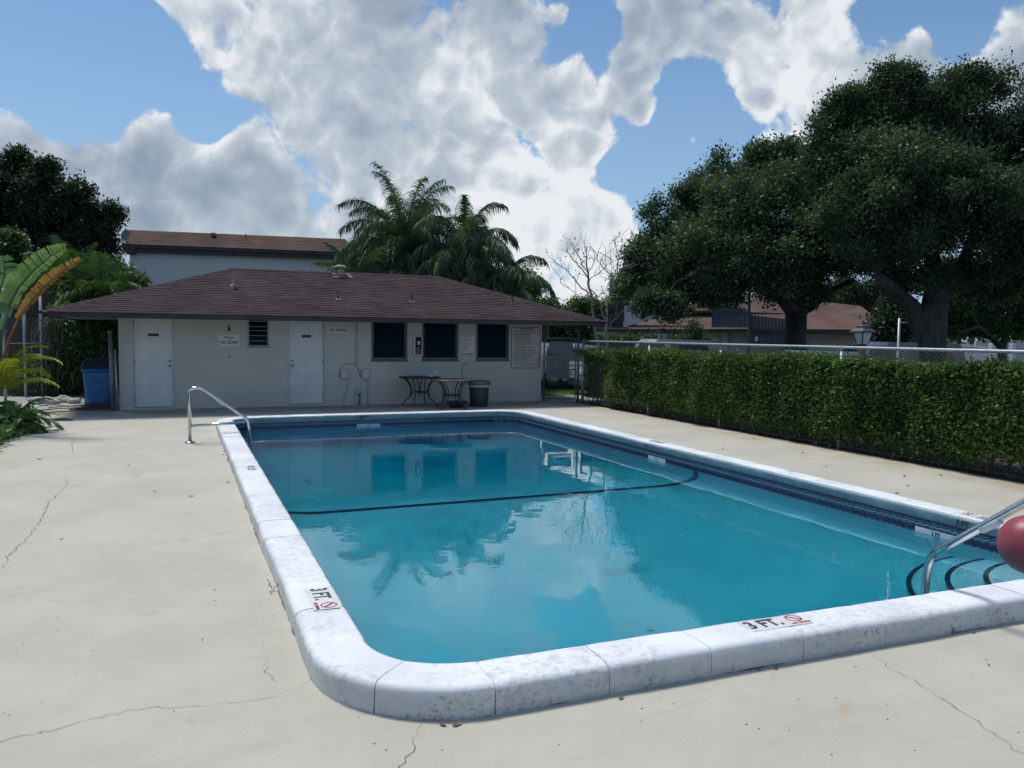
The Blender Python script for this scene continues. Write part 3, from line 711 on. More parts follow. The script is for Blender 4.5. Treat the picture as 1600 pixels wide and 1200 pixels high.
# roof deck under the shingles
A = Vector((EX0, EY0, ZE-.003)); B = Vector((EX1, EY0, ZE-.003)); C = Vector((EX1, EY1, ZE-.003)); Dd = Vector((EX0, EY1, ZE-.003)); E1 = Vector((RX0, RY, RZ-.004)); E2 = Vector((RX1, RY, RZ-.004))
MB().add([A, B, C, Dd, E1, E2], [(0,1,5,4), (1,2,5), (2,3,4,5), (3,0,4)]).build('roof_sheathing', 'shingle_brown', house)
def shingle_face(mb, a, b, top0, top1, rows, tab, seed):
    """a->b eave line, top0/top1 the upper ends; wedge-shaped tabs in staggered courses"""
    r_ = random.Random(seed); nrm = (b-a).cross(top0-a).normalized()
    if nrm.z < 0: nrm = -nrm
    for k in range(rows):
        f0, f1 = k/rows, (k+1.08)/rows
        l0, r0 = a.lerp(top0, f0), b.lerp(top1, f0); l1, r1 = a.lerp(top0, min(f1, 1)), b.lerp(top1, min(f1, 1))
        L = (r0-l0).length; ax = (b-a).normalized()
        if L < .05: continue
        x = -r_.uniform(0, tab)
        upv = (l1-l0) - ax*((l1-l0).dot(ax)); sl0 = (l1-l0).dot(ax); L1_ = (r1-l1).dot(ax)
        while x < L:
            w = tab*r_.uniform(.75, 1.2); x0, x1 = max(x, 0), min(x+w-.004, L)
            if x1 > x0+.01:
                u0, u1 = max(x0, sl0), min(x1, sl0+L1_)
                if u1 > u0:
                    h = r_.uniform(.009, .016); dz = -r_.uniform(0, .010)
                    p = [l0+ax*x0+upv*(dz/upv.length), l0+ax*x1+upv*(dz/upv.length), l0+ax*u1+upv, l0+ax*u0+upv]
                    q = [p[0]+nrm*h, p[1]+nrm*h, p[2]+nrm*.002, p[3]+nrm*.002]
                    mb.add(q+[p[0], p[1]], [(0,1,2,3), (4,5,1,0), (0,3,4), (1,5,2)])
            x += w
mb = MB(); shingle_face(mb, A, B, E1, E2, 27, .30, 1); shingle_face(mb, B, C, E2, E2, 25, .30, 2); shingle_face(mb, Dd, A, E1, E1, 25, .30, 3)
mb.build('shingles', 'shingle_brown', house, kind='stuff')
mb = MB()
for a, b in ((A, E1), (B, E2), (E1, E2)):
    L = (b-a).length; n = int(L/.16); t = (b-a).normalized()
    side = t.cross(Vector((0, 0, 1))).normalized()
    for k in range(n):
        p0 = a+t*(L*k/n-.03); p1 = a+t*(L*(k+1)/n); w = .10; h = .028+rng.uniform(0, .006)
        vs = [p0-side*w+Vector((0,0,-.012)), p0+Vector((0,0,h)), p0+side*w+Vector((0,0,-.012)), p1-side*w+Vector((0,0,-.02)), p1+Vector((0,0,.018)), p1+side*w+Vector((0,0,-.02)), p0-side*w+Vector((0,0,-.04)), p0+side*w+Vector((0,0,-.04))]
        mb.add(vs, [(0,1,4,3), (1,2,5,4), (0,6,1), (1,7,2), (1, 6, 7)])
mb.build('ridge_caps', 'shingle_brown', house, kind='stuff')
# doors
def door(x0, x1, knob_side, hinge_side):
    z0, z1 = .05, 2.05; y = WY+.045
    f = MB()
    for a, b in (((x0-.045, WY-.012, .0), (x0, WY+.09, z1+.05)), ((x1, WY-.012, .0), (x1+.045, WY+.09, z1+.05)), ((x0+.0005, WY-.012, z1), (x1-.0005, WY+.09, z1+.05))): f.box(a, b)
    f.box((x0, WY-.01, .0), (x1, WY+.10, .045)); fr = f.build('door_frame', 'frame_paint', house)
    d = MB().box((x0+.004, y, z0), (x1-.004, y+.04, z1)).build('door', 'door_paint', house)
    w = x1-x0; g = .018
    for cx in (x0+w*.29, x0+w*.71):
        for (za, zb) in ((z0+.20, z0+.72), (z0+.92, z0+1.50), (z0+1.62, z0+1.86)):
            hw = w*.155
            m = MB(); P0 = [(cx-hw, za), (cx+hw, za), (cx+hw, zb), (cx-hw, zb)]; P1 = [(cx-hw+g, za+g), (cx+hw-g, za+g), (cx+hw-g, zb-g), (cx-hw+g, zb-g)]
            P2 = [(cx-hw+2.6*g, za+2.6*g), (cx+hw-2.6*g, za+2.6*g), (cx+hw-2.6*g, zb-2.6*g), (cx-hw+2.6*g, zb-2.6*g)]
            vs = [(p[0], y-.001, p[1]) for p in P0] + [(p[0], y-.009, p[1]) for p in P1] + [(p[0], y-.003, p[1]) for p in P2]
            m.add(vs, [(i, (i+1) % 4, (i+1) % 4+4, i+4) for i in range(4)] + [(i+4, (i+1) % 4+4, (i+1) % 4+8, i+8) for i in range(4)] + [(8, 9, 10, 11)]); m.build('panel', 'door_paint', d)
    kx = x1-.07 if knob_side > 0 else x0+.07
    for z, r_ in ((.93, .030), (1.05, .024)):
        m = MB(); M4 = facing_y(kx, y, z); m.lathe([(0, 0), (r_, 0), (r_, .008), (r_*.5, .012), (r_*.45, .03), (r_*.95, .045), (r_*.9, .06), (0, .068)] if z < 1 else [(0, 0), (r_, 0), (r_, .012), (r_*.8, .018), (0, .019)], n=16)
        m.v = [tuple(M4 @ Vector(v)) for v in m.v]; m.build('knob' if z < 1 else 'lock', 'steel' if z < 1 else 'brass', d)
    hx = x0+.003 if hinge_side < 0 else x1-.003
    for z in (.22, 1.03, 1.86): MB().tube([(hx, y-.012, z-.05), (hx, y-.012, z+.05)], .009, 8).build('hinge', 'black_plastic', d)
    m = MB(); sx_ = (x0+x1)/2+.0; m.bbox((sx_-.105, y-.012, 1.575), (sx_+.105, y-.001, 1.635), .003); s_ = m.build('name_plate', 'black_plastic', d)
    MB().add([(sx_-.08, y-.0135, 1.598), (sx_-.01, y-.0135, 1.598), (sx_-.01, y-.0135, 1.603), (sx_-.08, y-.0135, 1.603)], [(0,1,2,3)]).build('faint_line', 'grey_panel', d)
    MB().lathe([(0,0),(.008,0),(.008,.0015),(0,.0016)], n=10).v
    m = MB(); m.lathe([(0,0),(.009,0),(.009,.0015),(0,.0016)], n=12); M4 = facing_y(sx_+.06, y-.0122, 1.605); m.v = [tuple(M4 @ Vector(v)) for v in m.v]; m.build('plate_dot', 'grey_panel', d)
door(-.885, -.115, 1, -1); door(2.335, 3.105, -1, 1)
# jalousie windows
def window(x0, z0, x1, z1, n, mat='bronze_frame', op=None, fw=.045, bars=False):
    w = MB()
    for a, b in (((x0, z0), (x1, z0+fw)), ((x0, z0+fw+.0005), (x0+fw, z1)), ((x1-fw, z0+fw+.0005), (x1, z1)), ((x0+fw+.0005, z1-fw), (x1-fw-.0005, z1))): w.box((a[0], WY-.014, a[1]), (b[0], WY+.11, b[1]))
    w.box((x0-.02, WY-.03, z0-.025), (x1+.02, WY+.05, z0-.001))
    win = w.build('window', mat, house)
    a, b = x0+fw, x1-fw; p = (z1-z0-2*fw)/n
    for k in range(n):
        zc = z0+fw+p*(k+.5); ang = R(26 if not bars else 35 + rng.uniform(-14, 22)) + rng.gauss(0, .02)
        h = p*.56; dy, dz = math.sin(ang)*h, math.cos(ang)*h; yc = WY+.05
        m = MB(); vs = []
        for s_ in (-1, 1):
            for tk in (-.003, .003): vs += [(a+.006, yc+s_*dy+tk, zc+s_*dz), (b-.006, yc+s_*dy+tk, zc+s_*dz)]
        m.add(vs, [(0,1,5,4), (2,6,7,3), (0,2,3,1), (4,5,7,6), (0,4,6,2), (1,3,7,5)]); m.build('louvre', 'window_glass' if not bars else 'window_glass', win)
        if bars:
            MB().box((a, yc-dy-.006, zc-dz-.006), (b, yc-dy+.006, zc-dz+.006)).build('louvre_edge', 'light_frame', win)
        else:
            for xx in (a, b-.018): MB().box((xx, yc-dy-.008, zc-dz-.002), (xx+.018, yc-dy+.012, zc-dz+.016)).build('clip', 'frame_paint', win)
    if not bars: MB().box((a, WY+.0, z0+fw+.0005), (b, WY+.03, z0+fw+.014)).build('sill_rail', 'light_frame', win)
window(*openings['small_window'], 6, 'light_frame', bars=True, fw=.03)
for k in 'abc': window(*openings['window_'+k], 14)
# shower head and tap on the wall
t = empty('outdoor_shower', (1.03, WY, 1.75), label='small dark shower head on the wall above the soap sign', cat='shower')
MB().tube([(1.03, WY, 1.80), (1.03, WY-.05, 1.81), (1.03, WY-.09, 1.78)], .011).build('arm', 'galvanised_dark', t)
MB().lathe([(0, .03), (.012, .03), (.018, .01), (.034, -.03), (.034, -.04), (0, -.04)], (1.03, WY-.10, 1.755), 16).build('head', 'black_plastic', t)
MB().lathe([(0, .0), (.022, .0), (.022, .03), (.01, .034), (0, .034)], (1.03, WY-.02, 1.80), 14).build('flange', 'galvanised_dark', t)
t = empty('shower_valve', (1.03, WY, 1.13), label='small shower valve knob low on the wall under the soap sign', cat='tap')
m = MB(); m.lathe([(0, 0), (.02, 0), (.02, .006), (.008, .01), (.008, .03), (.018, .034), (.016, .045), (0, .047)], n=14); M4 = facing_y(1.03, WY, 1.13); m.v = [tuple(M4 @ Vector(v)) for v in m.v]; m.build('knob', 'galvanised_dark', t)

# signs ---------------------------------------------------------
def plate(x0, z0, x1, z1, mat, label, border=None, name='wall_sign', r=.02, bw=.008):
    t = empty(name, ((x0+x1)/2, WY, (z0+z1)/2), label=label, cat='sign')
    def rr(x0, z0, x1, z1, r): return [(cx+r*math.cos(R(a)), cz+r*math.sin(R(a))) for cx, cz, s_ in ((x1-r, z0+r, -90), (x1-r, z1-r, 0), (x0+r, z1-r, 90), (x0+r, z0+r, 180)) for a in (s_, s_+30, s_+60, s_+90)]
    M0 = facing_y(0, WY, 0)
    MB().prism(rr(x0, z0, x1, z1, r), .001, .007, M0).build('board', border or mat, t)
    if border: MB().prism(rr(x0+bw, z0+bw, x1-bw, z1-bw, r*.8), .0075, .0085, M0).build('face', mat, t)
    return t
def wtext(t, body, x, z, size, mat, bold=.0, sx=1.): return text(body, size, mat, facing_y(x, WY-.0092, z), parent=t, bold=bold, sx=sx)
t = plate(.815, 1.385, 1.245, 1.625, 'sign_white', 'white sign reading Please NO SOAP under the shower head')
wtext(t, 'Please', 1.03, 1.565, .085, 'ink_dark', .001); wtext(t, 'NO SOAP', 1.03, 1.455, .098, 'ink_maroon', .003, .90)
t = plate(3.20, 1.695, 3.685, 1.815, 'sign_white', 'small white sign with NO DIVING in red beside second door', r=.008)
wtext(t, 'NO DIVING', 3.445, 1.755, .092, 'ink_red', .0035, .86)
def dashes(t, x0, x1, z, h, mat, seed, y=WY-.0092):
    """illegible small print: short strokes of uneven length, printed flat on the board"""
    r_ = random.Random(seed); m = MB(); x = x0
    while x < x1:
        w = r_.uniform(.008, .04); e = min(x+w, x1); m.add([(x, y, z), (e, y, z), (e, y, z+h*r_.uniform(.7, 1)), (x, y, z+h)], [(0,1,2,3)]); x = e+r_.uniform(.005, .010)
    return m
t = plate(7.79, .84, 8.60, 1.90, 'sign_cream', 'large POOL RULES board with maroon edge at wall end', 'ink_maroon', r=.05, bw=.018)
wtext(t, 'POOL RULES', 8.20, 1.845, .068, 'ink_dark', .003, .95)
lens = [.62, .95, .70, .68, .72, .60, .78, .68, .72, .45, .80, .45, .92, .88, .90, .74, .82, .55, .80]
m = MB(); r2 = MB()
for i, l in enumerate(lens):
    z = 1.775-i*.0405; d = dashes(t, 7.875, 7.875+.66*l, z, .017, None, i); m.add(d.v, d.f)
    if i > 6: m.add([(7.845, WY-.0092, z), (7.856, WY-.0092, z), (7.856, WY-.0092, z+.016), (7.845, WY-.0092, z+.016)], [(0,1,2,3)])
m.build('small_print', 'ink_dark', t, kind='stuff')
m = MB()
for i, (a, b) in enumerate(((7.9, 8.42), (7.86, 8.5), (8.05, 8.45))): d = dashes(t, a, b, 1.0-i*.042, .012, None, 50+i); m.add(d.v, d.f)
m.build('red_print', 'ink_red', t, kind='stuff')
mb = MB(); f = [(8.60-.10, WY-.0094, .88), (8.58, WY-.0094, .90), (8.575, WY-.0094, 1.30), (8.52, WY-.0094, 1.22), (8.49, WY-.0094, 1.05)]
mb.add(f, [(0,1,2,3,4)]); mb.build('faded_patch', 'sign_pinkish', t)
t = plate(6.43, 1.15, 6.80, 1.685, 'sign_white', 'smaller POOL RULES sign with NO DIVING below, between two windows', 'ink_maroon', r=.015, bw=.010)
wtext(t, 'POOL RULES', 6.615, 1.640, .042, 'ink_red', .0015); wtext(t, 'NO DIVING', 6.615, 1.205, .066, 'ink_maroon', .003, .9)
m = MB()
for i, l in enumerate((.7, .95, .9, .6, 1, .92, .6, .95, .8, .5, .85)): d = dashes(t, 6.465, 6.465+.30*l, 1.585-i*.031, .013, None, 80+i); m.add(d.v, d.f)
m.build('small_print', 'ink_maroon', t, kind='stuff')
# fire extinguisher cabinet
t = empty('extinguisher_cabinet', (5.335, WY, 1.40), label='narrow white extinguisher cabinet with dark window between two windows', cat='extinguisher box')
MB().bbox((5.235, WY-.10, 1.165), (5.445, WY-.001, 1.65), .012).build('case', 'sign_white', t)
MB().bbox((5.262, WY-.112, 1.195), (5.418, WY-.101, 1.62), .004).build('door_panel', 'car_glass', t)
m = MB(); m.lathe([(0, 0), (.040, 0), (.045, .02), (.045, .22), (.03, .27), (.014, .285), (0, .285)], (5.34, WY-.135+.02, 1.21), 16); m.v = [(v[0], WY-.113-(max(0,.045-abs(v[0]-5.34)))*.1, v[2]) for v in m.v]
MB().bbox((5.275, WY-.118, 1.205), (5.405, WY-.1125, 1.285), .002).build('red_band', 'ink_red', t)
MB().bbox((5.315, WY-.118, 1.43), (5.375, WY-.1125, 1.52), .002).build('label_patch', 'sign_white', t)
MB().bbox((5.300, WY-.118, 1.32), (5.370, WY-.1125, 1.375), .002).build('label_patch', 'grey_panel', t)
MB().bbox((5.285, WY-.118, 1.295), (5.395, WY-.1125, 1.302), .001).build('label_patch', 'sign_white', t)
# electrical boxes, conduits, pipe stub
def ebox(x, z, label):
    t = empty('electrical_box', (x, WY, z), label=label, cat='switch box', group='grey switch boxes on the wall')
    MB().bbox((x-.085, WY-.09, z-.11), (x+.085, WY-.001, z+.11), .008).build('case', 'frame_paint', t)
    MB().bbox((x-.075, WY-.099, z-.10), (x+.075, WY-.091, z+.10), .003).build('cover', 'frame_paint', t)
    MB().bbox((x-.125, WY-.06, z-.05), (x-.087, WY-.02, z-.02), .004).build('lever', 'galvanised_dark', t)
ebox(3.565, .73, 'grey switch box nearer the door, left of two'); ebox(4.06, .735, 'grey switch box under the conduit, right of two')
t = empty('junction_box', (3.86, WY, .98), label='little junction box where the wall conduits meet', cat='junction box')
MB().bbox((3.83, WY-.05, .915), (3.895, WY-.001, 1.02), .006).build('case', 'conduit', t)
for pts, lab, rr_ in (([(3.862, WY-.02, 1.02), (3.862, WY-.02, 2.05)], 'straight grey conduit running down from the eaves', .010),
    ([(3.83, WY-.02, .965), (3.72, WY-.02, .975), (3.60, WY-.02, .965), (3.52, WY-.02, .92), (3.47, WY-.02, .84), (3.465, WY-.02, .70), (3.478, WY-.02, .66)], 'curved grey conduit arching from junction box to left switch box', .010),
    ([(3.88, WY-.02, .915), (3.885, WY-.02, .86), (3.93, WY-.02, .80), (3.935, WY-.02, .70), (3.975, WY-.02, .67)], 'short bent conduit into the right switch box', .009),
    ([(3.62, WY-.02, .62), (3.66, WY-.02, .55), (3.66, WY-.02, .42), (3.61, WY-.02, .32), (3.57, WY-.02, .20), (3.565, WY-.02, .01)], 'wavy grey conduit from left switch box to the ground', .009),
    ([(4.13, WY-.02, .62), (4.135, WY-.02, .50), (4.13, WY-.02, .01)], 'straight conduit from right switch box to the ground', .010)):
    o = MB().tube(pts, rr_, 8).build('conduit_pipe', 'conduit'); tag(o, lab, 'pipe')
t = empty('pipe_stub', (3.90, WY-.06, 0), label='white pipe stub with cap standing at the wall foot', cat='pipe')
MB().tube([(3.865, WY-.06, 0), (3.865, WY-.06, .28)], .018, 10).build('pipe', 'pvc_white', t); MB().tube([(3.93, WY-.06, 0), (3.93, WY-.06, .28)], .018, 10).build('pipe', 'galvanised_dark', t)
MB().bbox((3.835, WY-.11, .27), (3.965, WY-.02, .36), .012).build('cap', 'conduit', t)
t = empty('hose_pipe', (6.50, WY, 0), label='thin pipe rising up the wall behind the green bin', cat='pipe')
MB().tube([(6.48, WY-.02, .3), (6.48, WY-.02, .93), (6.50, WY-.03, .95), (6.56, WY-.05, .955)], .009, 8).build('pipe', 'conduit', t)
MB().lathe([(0, 0), (.018, 0), (.02, .012), (0, .014)], (6.545, WY-.05, .965), 10).build('tap_handle', 'galvanised_dark', t)

# roof vents ----------------------------------------------------
def roof_z(y): return ZE + (y-EY0)*(RZ-ZE)/(RY-EY0)
def roof_point(x, y):
    """where the sight line of the survey meets the front roof slope"""
    r = ray(x, y); s_ = (RZ-ZE)/(RY-EY0); o = Vector((0, 0, EYE)); t_ = (ZE - EY0*s_ - o.z)/(r.z - r.y*s_); return o+r*t_
def stack_vent(px, py, h, r_, label, mat='vent_metal', collar=True):
    b = roof_point(px, py); t = empty('roof_vent', b, label=label, cat='vent')
    m = MB(); m.tube([b+Vector((0,0,-.05)), b+Vector((0,0,h))], r_, 10, caps=False); m.tube([b+Vector((0,0,h)), b+Vector((0,0,h-.001))], r_*.8, 10); m.build('pipe', mat, t)
    if collar:
        s_ = math.atan((RZ-ZE)/(RY-EY0)); M4 = Matrix.Translation(b+Vector((0,0,.012))) @ Matrix.Rotation(s_, 4, 'X')
        MB().prism([(-.07, -.14), (.07, -.14), (.06, .06), (-.06, .06)], 0, .008, M4).build('flashing', 'flashing', t)
        MB().lathe([(r_*1.9, 0), (r_*1.5, .05), (r_*1.05, .09)], b, 12).build('boot', mat, t)
    return t
v = stack_vent(365, 450, .27, .05, 'rusty pale pipe vent near the left hip of the roof')
stack_vent(528, 467, .20, .020, 'thin pipe vent on roof below the squat vent', 'flashing'); stack_vent(643, 471, .20, .020, 'thin pipe vent on the middle of the roof', 'flashing')
stack_vent(800, 474, .20, .035, 'short pipe vent near the right hip of the roof', 'flashing')
b = roof_point(532, 431); t = empty('roof_vent', b, label='squat pale turbine vent with cap on the ridge', cat='vent')
MB().lathe([(.14, -.06), (.115, .10), (.095, .17), (.095, .19)], b, 10).build('cone', 'vent_metal', t)
MB().lathe([(.02, .18), (.15, .185), (.17, .20), (.165, .235), (.10, .27), (0, .28)], b, 12).build('cap', 'vent_metal', t)
m = MB(); m.bbox(b+Vector((-.24, -.03, .10)), b+Vector((-.12, .05, .24)), .01); m.build('hood', 'vent_metal', t)
s_ = math.atan((RZ-ZE)/(RY-EY0)); M4 = Matrix.Translation(b+Vector((0.03,-.05,.0))) @ Matrix.Rotation(s_, 4, 'X')
MB().prism([(-.26, -.22), (.26, -.22), (.22, .2), (-.22, .2)], 0, .012, M4).build('flashing', 'flashing', t)

# tables ---------------------------------------------------------
def patio_table(x, y, h, rz, mat, label):
    t = empty('patio_table', (0, 0, 0), label=label, cat='table', group='round metal tables by the wall')
    MB().lathe([(0, h-.014), (.47, h-.014), (.492, h-.022), (.50, h-.012), (.495, h), (.47, h+.002), (.03, h+.002), (.022, h-.004), (0, h-.004)], n=40).build('tabletop', mat, t)
    MB().lathe([(.455, h-.034), (.47, h-.034), (.47, h-.016), (.455, h-.016)], n=36).build('rim_band', 'table_metal', t)
    for k in range(4):
        a = R(45+90*k); c, s_ = math.cos(a), math.sin(a)
        for off in (-.05, .05):
            pr_ = [(.42, h-.03), (.37, h-.06), (.25, h-.16), (.20, h-.26), (.205, h-.40), (.26, h-.50), (.36, h-.58), (.43, h-.64), (.45, 0)] if False else [(.43, h-.028), (.36, h-.05), (.27, h-.13), (.215, h-.24), (.20, h-.36), (.225, h-.45), (.30, h-.53), (.38, h-.60), (.43, .012)]
            pts = [(c*r_-s_*off*(1 if i < 5 else max(.2, 1-(i-4)*.2)), s_*r_+c*off*(1 if i < 5 else max(.2, 1-(i-4)*.2)), z) for i, (r_, z) in enumerate(pr_)]
            if off > 0: pts = pts[:6]
            MB().tube(pts, .0125, 8).build('leg', 'table_metal', t)
    m = MB(); m.lathe([(.185, h-.37), (.205, h-.37), (.205, h-.345), (.185, h-.345)], n=24); m.build('ring_brace', 'table_metal', t)
    for k in range(2):
        a = R(45+90*k); MB().tube([(math.cos(a)*.2, math.sin(a)*.2, h-.357), (-math.cos(a)*.2, -math.sin(a)*.2, h-.357)], .009, 6).build('cross_bar', 'table_metal', t)
    t.location = (x, y, 0); t.rotation_euler.z = rz; return t
patio_table(5.22, 18.45, .69, R(12), 'table_metal', 'black round metal table nearer the wall with the cup on it')
patio_table(5.72, 17.55, .67, R(-8), 'table_metal_brown', 'brownish round metal table in front, standing over a dark base')
t = empty('paper_cup', (5.60, 18.38, .692), label='white cup standing on the black round table', cat='cup')
MB().lathe([(0, 0), (.030, 0), (.040, .13), (.041, .135), (.038, .135), (.028, .005), (0, .004)], (5.60, 18.38, .692), 18).build('body', 'cup_white', t)
o = MB().lathe([(0, 0), (.05, 0), (.062, .02), (.045, .035), (0, .03)], (5.47, 18.40, .692), 12).build('crumpled_napkin', 'cup_white'); tag(o, 'crumpled white napkin beside the cup', 'napkin')
for i, v_ in enumerate(o.data.vertices): v_.co.x += rng.gauss(0, .008); v_.co.z += rng.gauss(0, .004)
t = empty('umbrella_base', (5.93, 17.85, 0), label='dark round umbrella base on the deck under the brown table', cat='umbrella base')
MB().lathe([(0, .0), (.12, .0), (.14, .03), (.25, .11), (.27, .13), (.265, .145), (.2, .135), (.05, .11), (.045, .16), (.03, .16), (.03, .1), (0, .1)], (5.93, 17.85, 0), 28).build('dish', 'bin_green', t)
MB().lathe([(.16, -.001), (.16, .02), (.13, .05)], (5.93, 17.85, 0), 20).build('foot', 'black_plastic', t)
# green bin
cx, cy = 6.53, 17.98; t = empty('litter_bin', (cx, cy, 0), label='dark green round litter bin with a bag and grey lid', cat='bin')
MB().lathe([(0, .0), (.195, .0), (.20, .01), (.225, .40), (.235, .50), (.225, .50), (.19, .02), (0, .02)], (cx, cy, 0), 28).build('body', 'bin_green', t)
for k in range(14):
    a = 2*math.pi*k/14; MB().tube([(cx+.203*math.cos(a), cy+.203*math.sin(a), .02), (cx+.228*math.cos(a), cy+.228*math.sin(a), .42)], .005, 5).build('rib', 'bin_green', t)
m = MB(); m.lathe([(.236, .465), (.245, .47), (.250, .505), (.24, .515), (.22, .513)], (cx, cy, 0), 40)
m.v = [(v[0]+rng.gauss(0, .003), v[1]+rng.gauss(0, .003), v[2]+rng.gauss(0, .006)) for v in m.v]; m.build('bag', 'bag_plastic', t)
MB().lathe([(.255, .512), (.268, .516), (.268, .585), (.25, .605), (.15, .620), (0, .625)], (cx, cy, 0), 32).build('lid', 'bin_lid_grey', t)
m = MB(); m.lathe([(0,0),(.012,0),(.012,.004),(0,.005)], n=10); M4 = facing_y(cx+.10, cy-.249, .575); m.v = [tuple(M4 @ Vector(v)) for v in m.v]; m.build('lid_hole', 'black_plastic', t)
# blue wheeled bin
bx, by = -1.66, 20.15; t = empty('wheeled_bin', (bx, by, 0), label='blue wheeled recycling bin with dark lid beside the bath house', cat='bin')
def taper(x0, x1, y0, y1, z0, z1, k): 
    c = ((x0+x1)/2, (y0+y1)/2); b = [(c[0]+(x-c[0])*k, c[1]+(y-c[1])*k, z0) for x, y in ((x0,y0),(x1,y0),(x1,y1),(x0,y1))]; tp = [(x, y, z1) for x, y in ((x0,y0),(x1,y0),(x1,y1),(x0,y1))]
    m = MB(); m.add(b+tp, [(3,2,1,0),(4,5,6,7),(0,1,5,4),(1,2,6,5),(2,3,7,6),(3,0,4,7)]); return m
body = taper(bx-.29, bx+.29, by-.30, by+.35, .06, .80, .80).build('body', 'bin_blue', t)
bv = body.modifiers.new('bevel', 'BEVEL'); bv.width = .05; bv.segments = 4
MB().bbox((bx-.31, by-.33, .795), (bx+.31, by+.37, .845), .015).build('rim', 'bin_blue', t)
m = MB(); m.add([(bx-.32, by-.345, .846), (bx+.32, by-.345, .846), (bx+.32, by+.39, .846), (bx-.32, by+.39, .846), (bx-.28, by-.25, 1.02), (bx+.28, by-.25, 1.05), (bx+.30, by+.39, 1.10), (bx-.30, by+.39, 1.07)], [(3,2,1,0),(4,5,6,7),(0,1,5,4),(1,2,6,5),(2,3,7,6),(3,0,4,7)])
lid = m.build('lid', 'bin_blue_lid', t); bv = lid.modifiers.new('bevel', 'BEVEL'); bv.width = .03; bv.segments = 3
MB().tube([(bx-.2, by+.44, .98), (bx+.2, by+.44, .98)], .016).build('handle', 'bin_blue_lid', t)
for s_ in (-1, 1): MB().tube([(bx+s_*.25, by+.36, .11), (bx+s_*.30, by+.36, .11)], .11, 20).build('wheel', 'black_plastic', t)
# fence post and plank pile by the bin
t = empty('corner_post', (-1.32, 19.0, 0), label='weathered grey post leaning against the bath house corner', cat='post')
MB().tube([(-1.30, 19.02, 0), (-1.335, 19.05, 1.66)], .042, 10).build('post', 'galvanised_dark', t); MB().lathe([(.045, 0), (.05, .03), (.02, .06), (0, .065)], (-1.335, 19.05, 1.64), 10).build('cap', 'galvanised_dark', t)
MB().tube([(-1.22, 19.03, 0), (-1.25, 19.05, 1.30)], .025, 8).build('thin_post', 'galvanised', t)
for k in range(4):
    o = MB().box((-2.15+.1*k, 19.30+.10*k, .002+.028*k), (-1.38, 19.38+.10*k, .028+.028*k), rot=R(rng.uniform(-2, 10))).build('dark_plank', 'wood_fence'); tag(o, ('lowest', 'second', 'third', 'topmost')[k]+' dark plank in the pile before the blue bin', 'plank', 'planks in front of the blue bin')

# handrails ------------------------------------------------------
def rounded(pts, r, n=6):
    out = [Vector(pts[0])]
    for i in range(1, len(pts)-1):
        p, a, b = Vector(pts[i]), Vector(pts[i-1]), Vector(pts[i+1]); d1, d2 = (a-p).normalized(), (b-p).normalized(); rr_ = min(r, (a-p).length*.45, (b-p).length*.45)
        for k in range(n+1): t_ = k/n; out.append((p+d1*rr_)*(1-t_)**2 + p*2*t_*(1-t_) + (p+d2*rr_)*t_**2)
    out.append(Vector(pts[-1])); return out
def handrail(label):
    """local: x runs from the deck post (0) to the pool post (.87)"""
    t = empty('pool_handrail', (0, 0, 0), label=label, cat='handrail', group='steel handrails at the pool corners')
    MB().tube(rounded([(0, 0, .0), (0, 0, .83), (.17, 0, .84), (.84, 0, .335), (.875, 0, .20), (.875, 0, -.9)], .10, 7), .0255, 16).build('rail', 'steel', t)
    MB().tube([(.0, 0, .26), (.86, 0, .285)], .021, 14).build('cross_bar', 'steel', t)
    MB().lathe([(0, .002), (.075, .002), (.078, .006), (.072, .014), (.034, .026), (.030, .03)], n=24).build('flange', 'steel', t)
    for k in range(3): a = R(30+120*k); MB().lathe([(0, .012), (.009, .012), (.009, .022), (0, .024)], (.056*math.cos(a), .056*math.sin(a), 0), 8).build('bolt', 'galvanised_dark', t)
    MB().tube([Vector((.17, 0, .81)).lerp(Vector((.84, 0, .335)), .33), Vector((.17, 0, .81)).lerp(Vector((.84, 0, .335)), .50)], .0268, 14).build('grip_label', 'marker_tile', t)
    return t
h1 = handrail('steel handrail with cross bar at the far left of the pool'); h1.location = (.14, 13.25, 0)
h2 = copy_tree(h1, loc=(4.41, 2.86, 0), rz=math.pi/2, label='steel handrail dipping into the pool beside the red ball')
for ch in list(h2.children):
    if ch.name.startswith('cross_bar'): bpy.data.objects.remove(ch)
# ball
bc = at(1610, 851, 5.70); br = .205
t = empty('play_ball', bc, label='large dull red play ball floating by the right handrail', cat='ball')
m = MB(); prof = [(br*math.sin(R(a)), -br*math.cos(R(a))) for a in range(0, 181, 6)]; m.lathe([(r_ if r_ > 1e-4 else 0, z) for r_, z in prof], bc, 48); m.build('skin', 'ball_red', t)
m = MB(); m.lathe([(0, -.001), (.014, -.001), (.016, .004), (0, .006)], bc+Vector((-br*.66, -br*.5, br*.56)), 12); m.build('valve', 'ink_maroon', t)

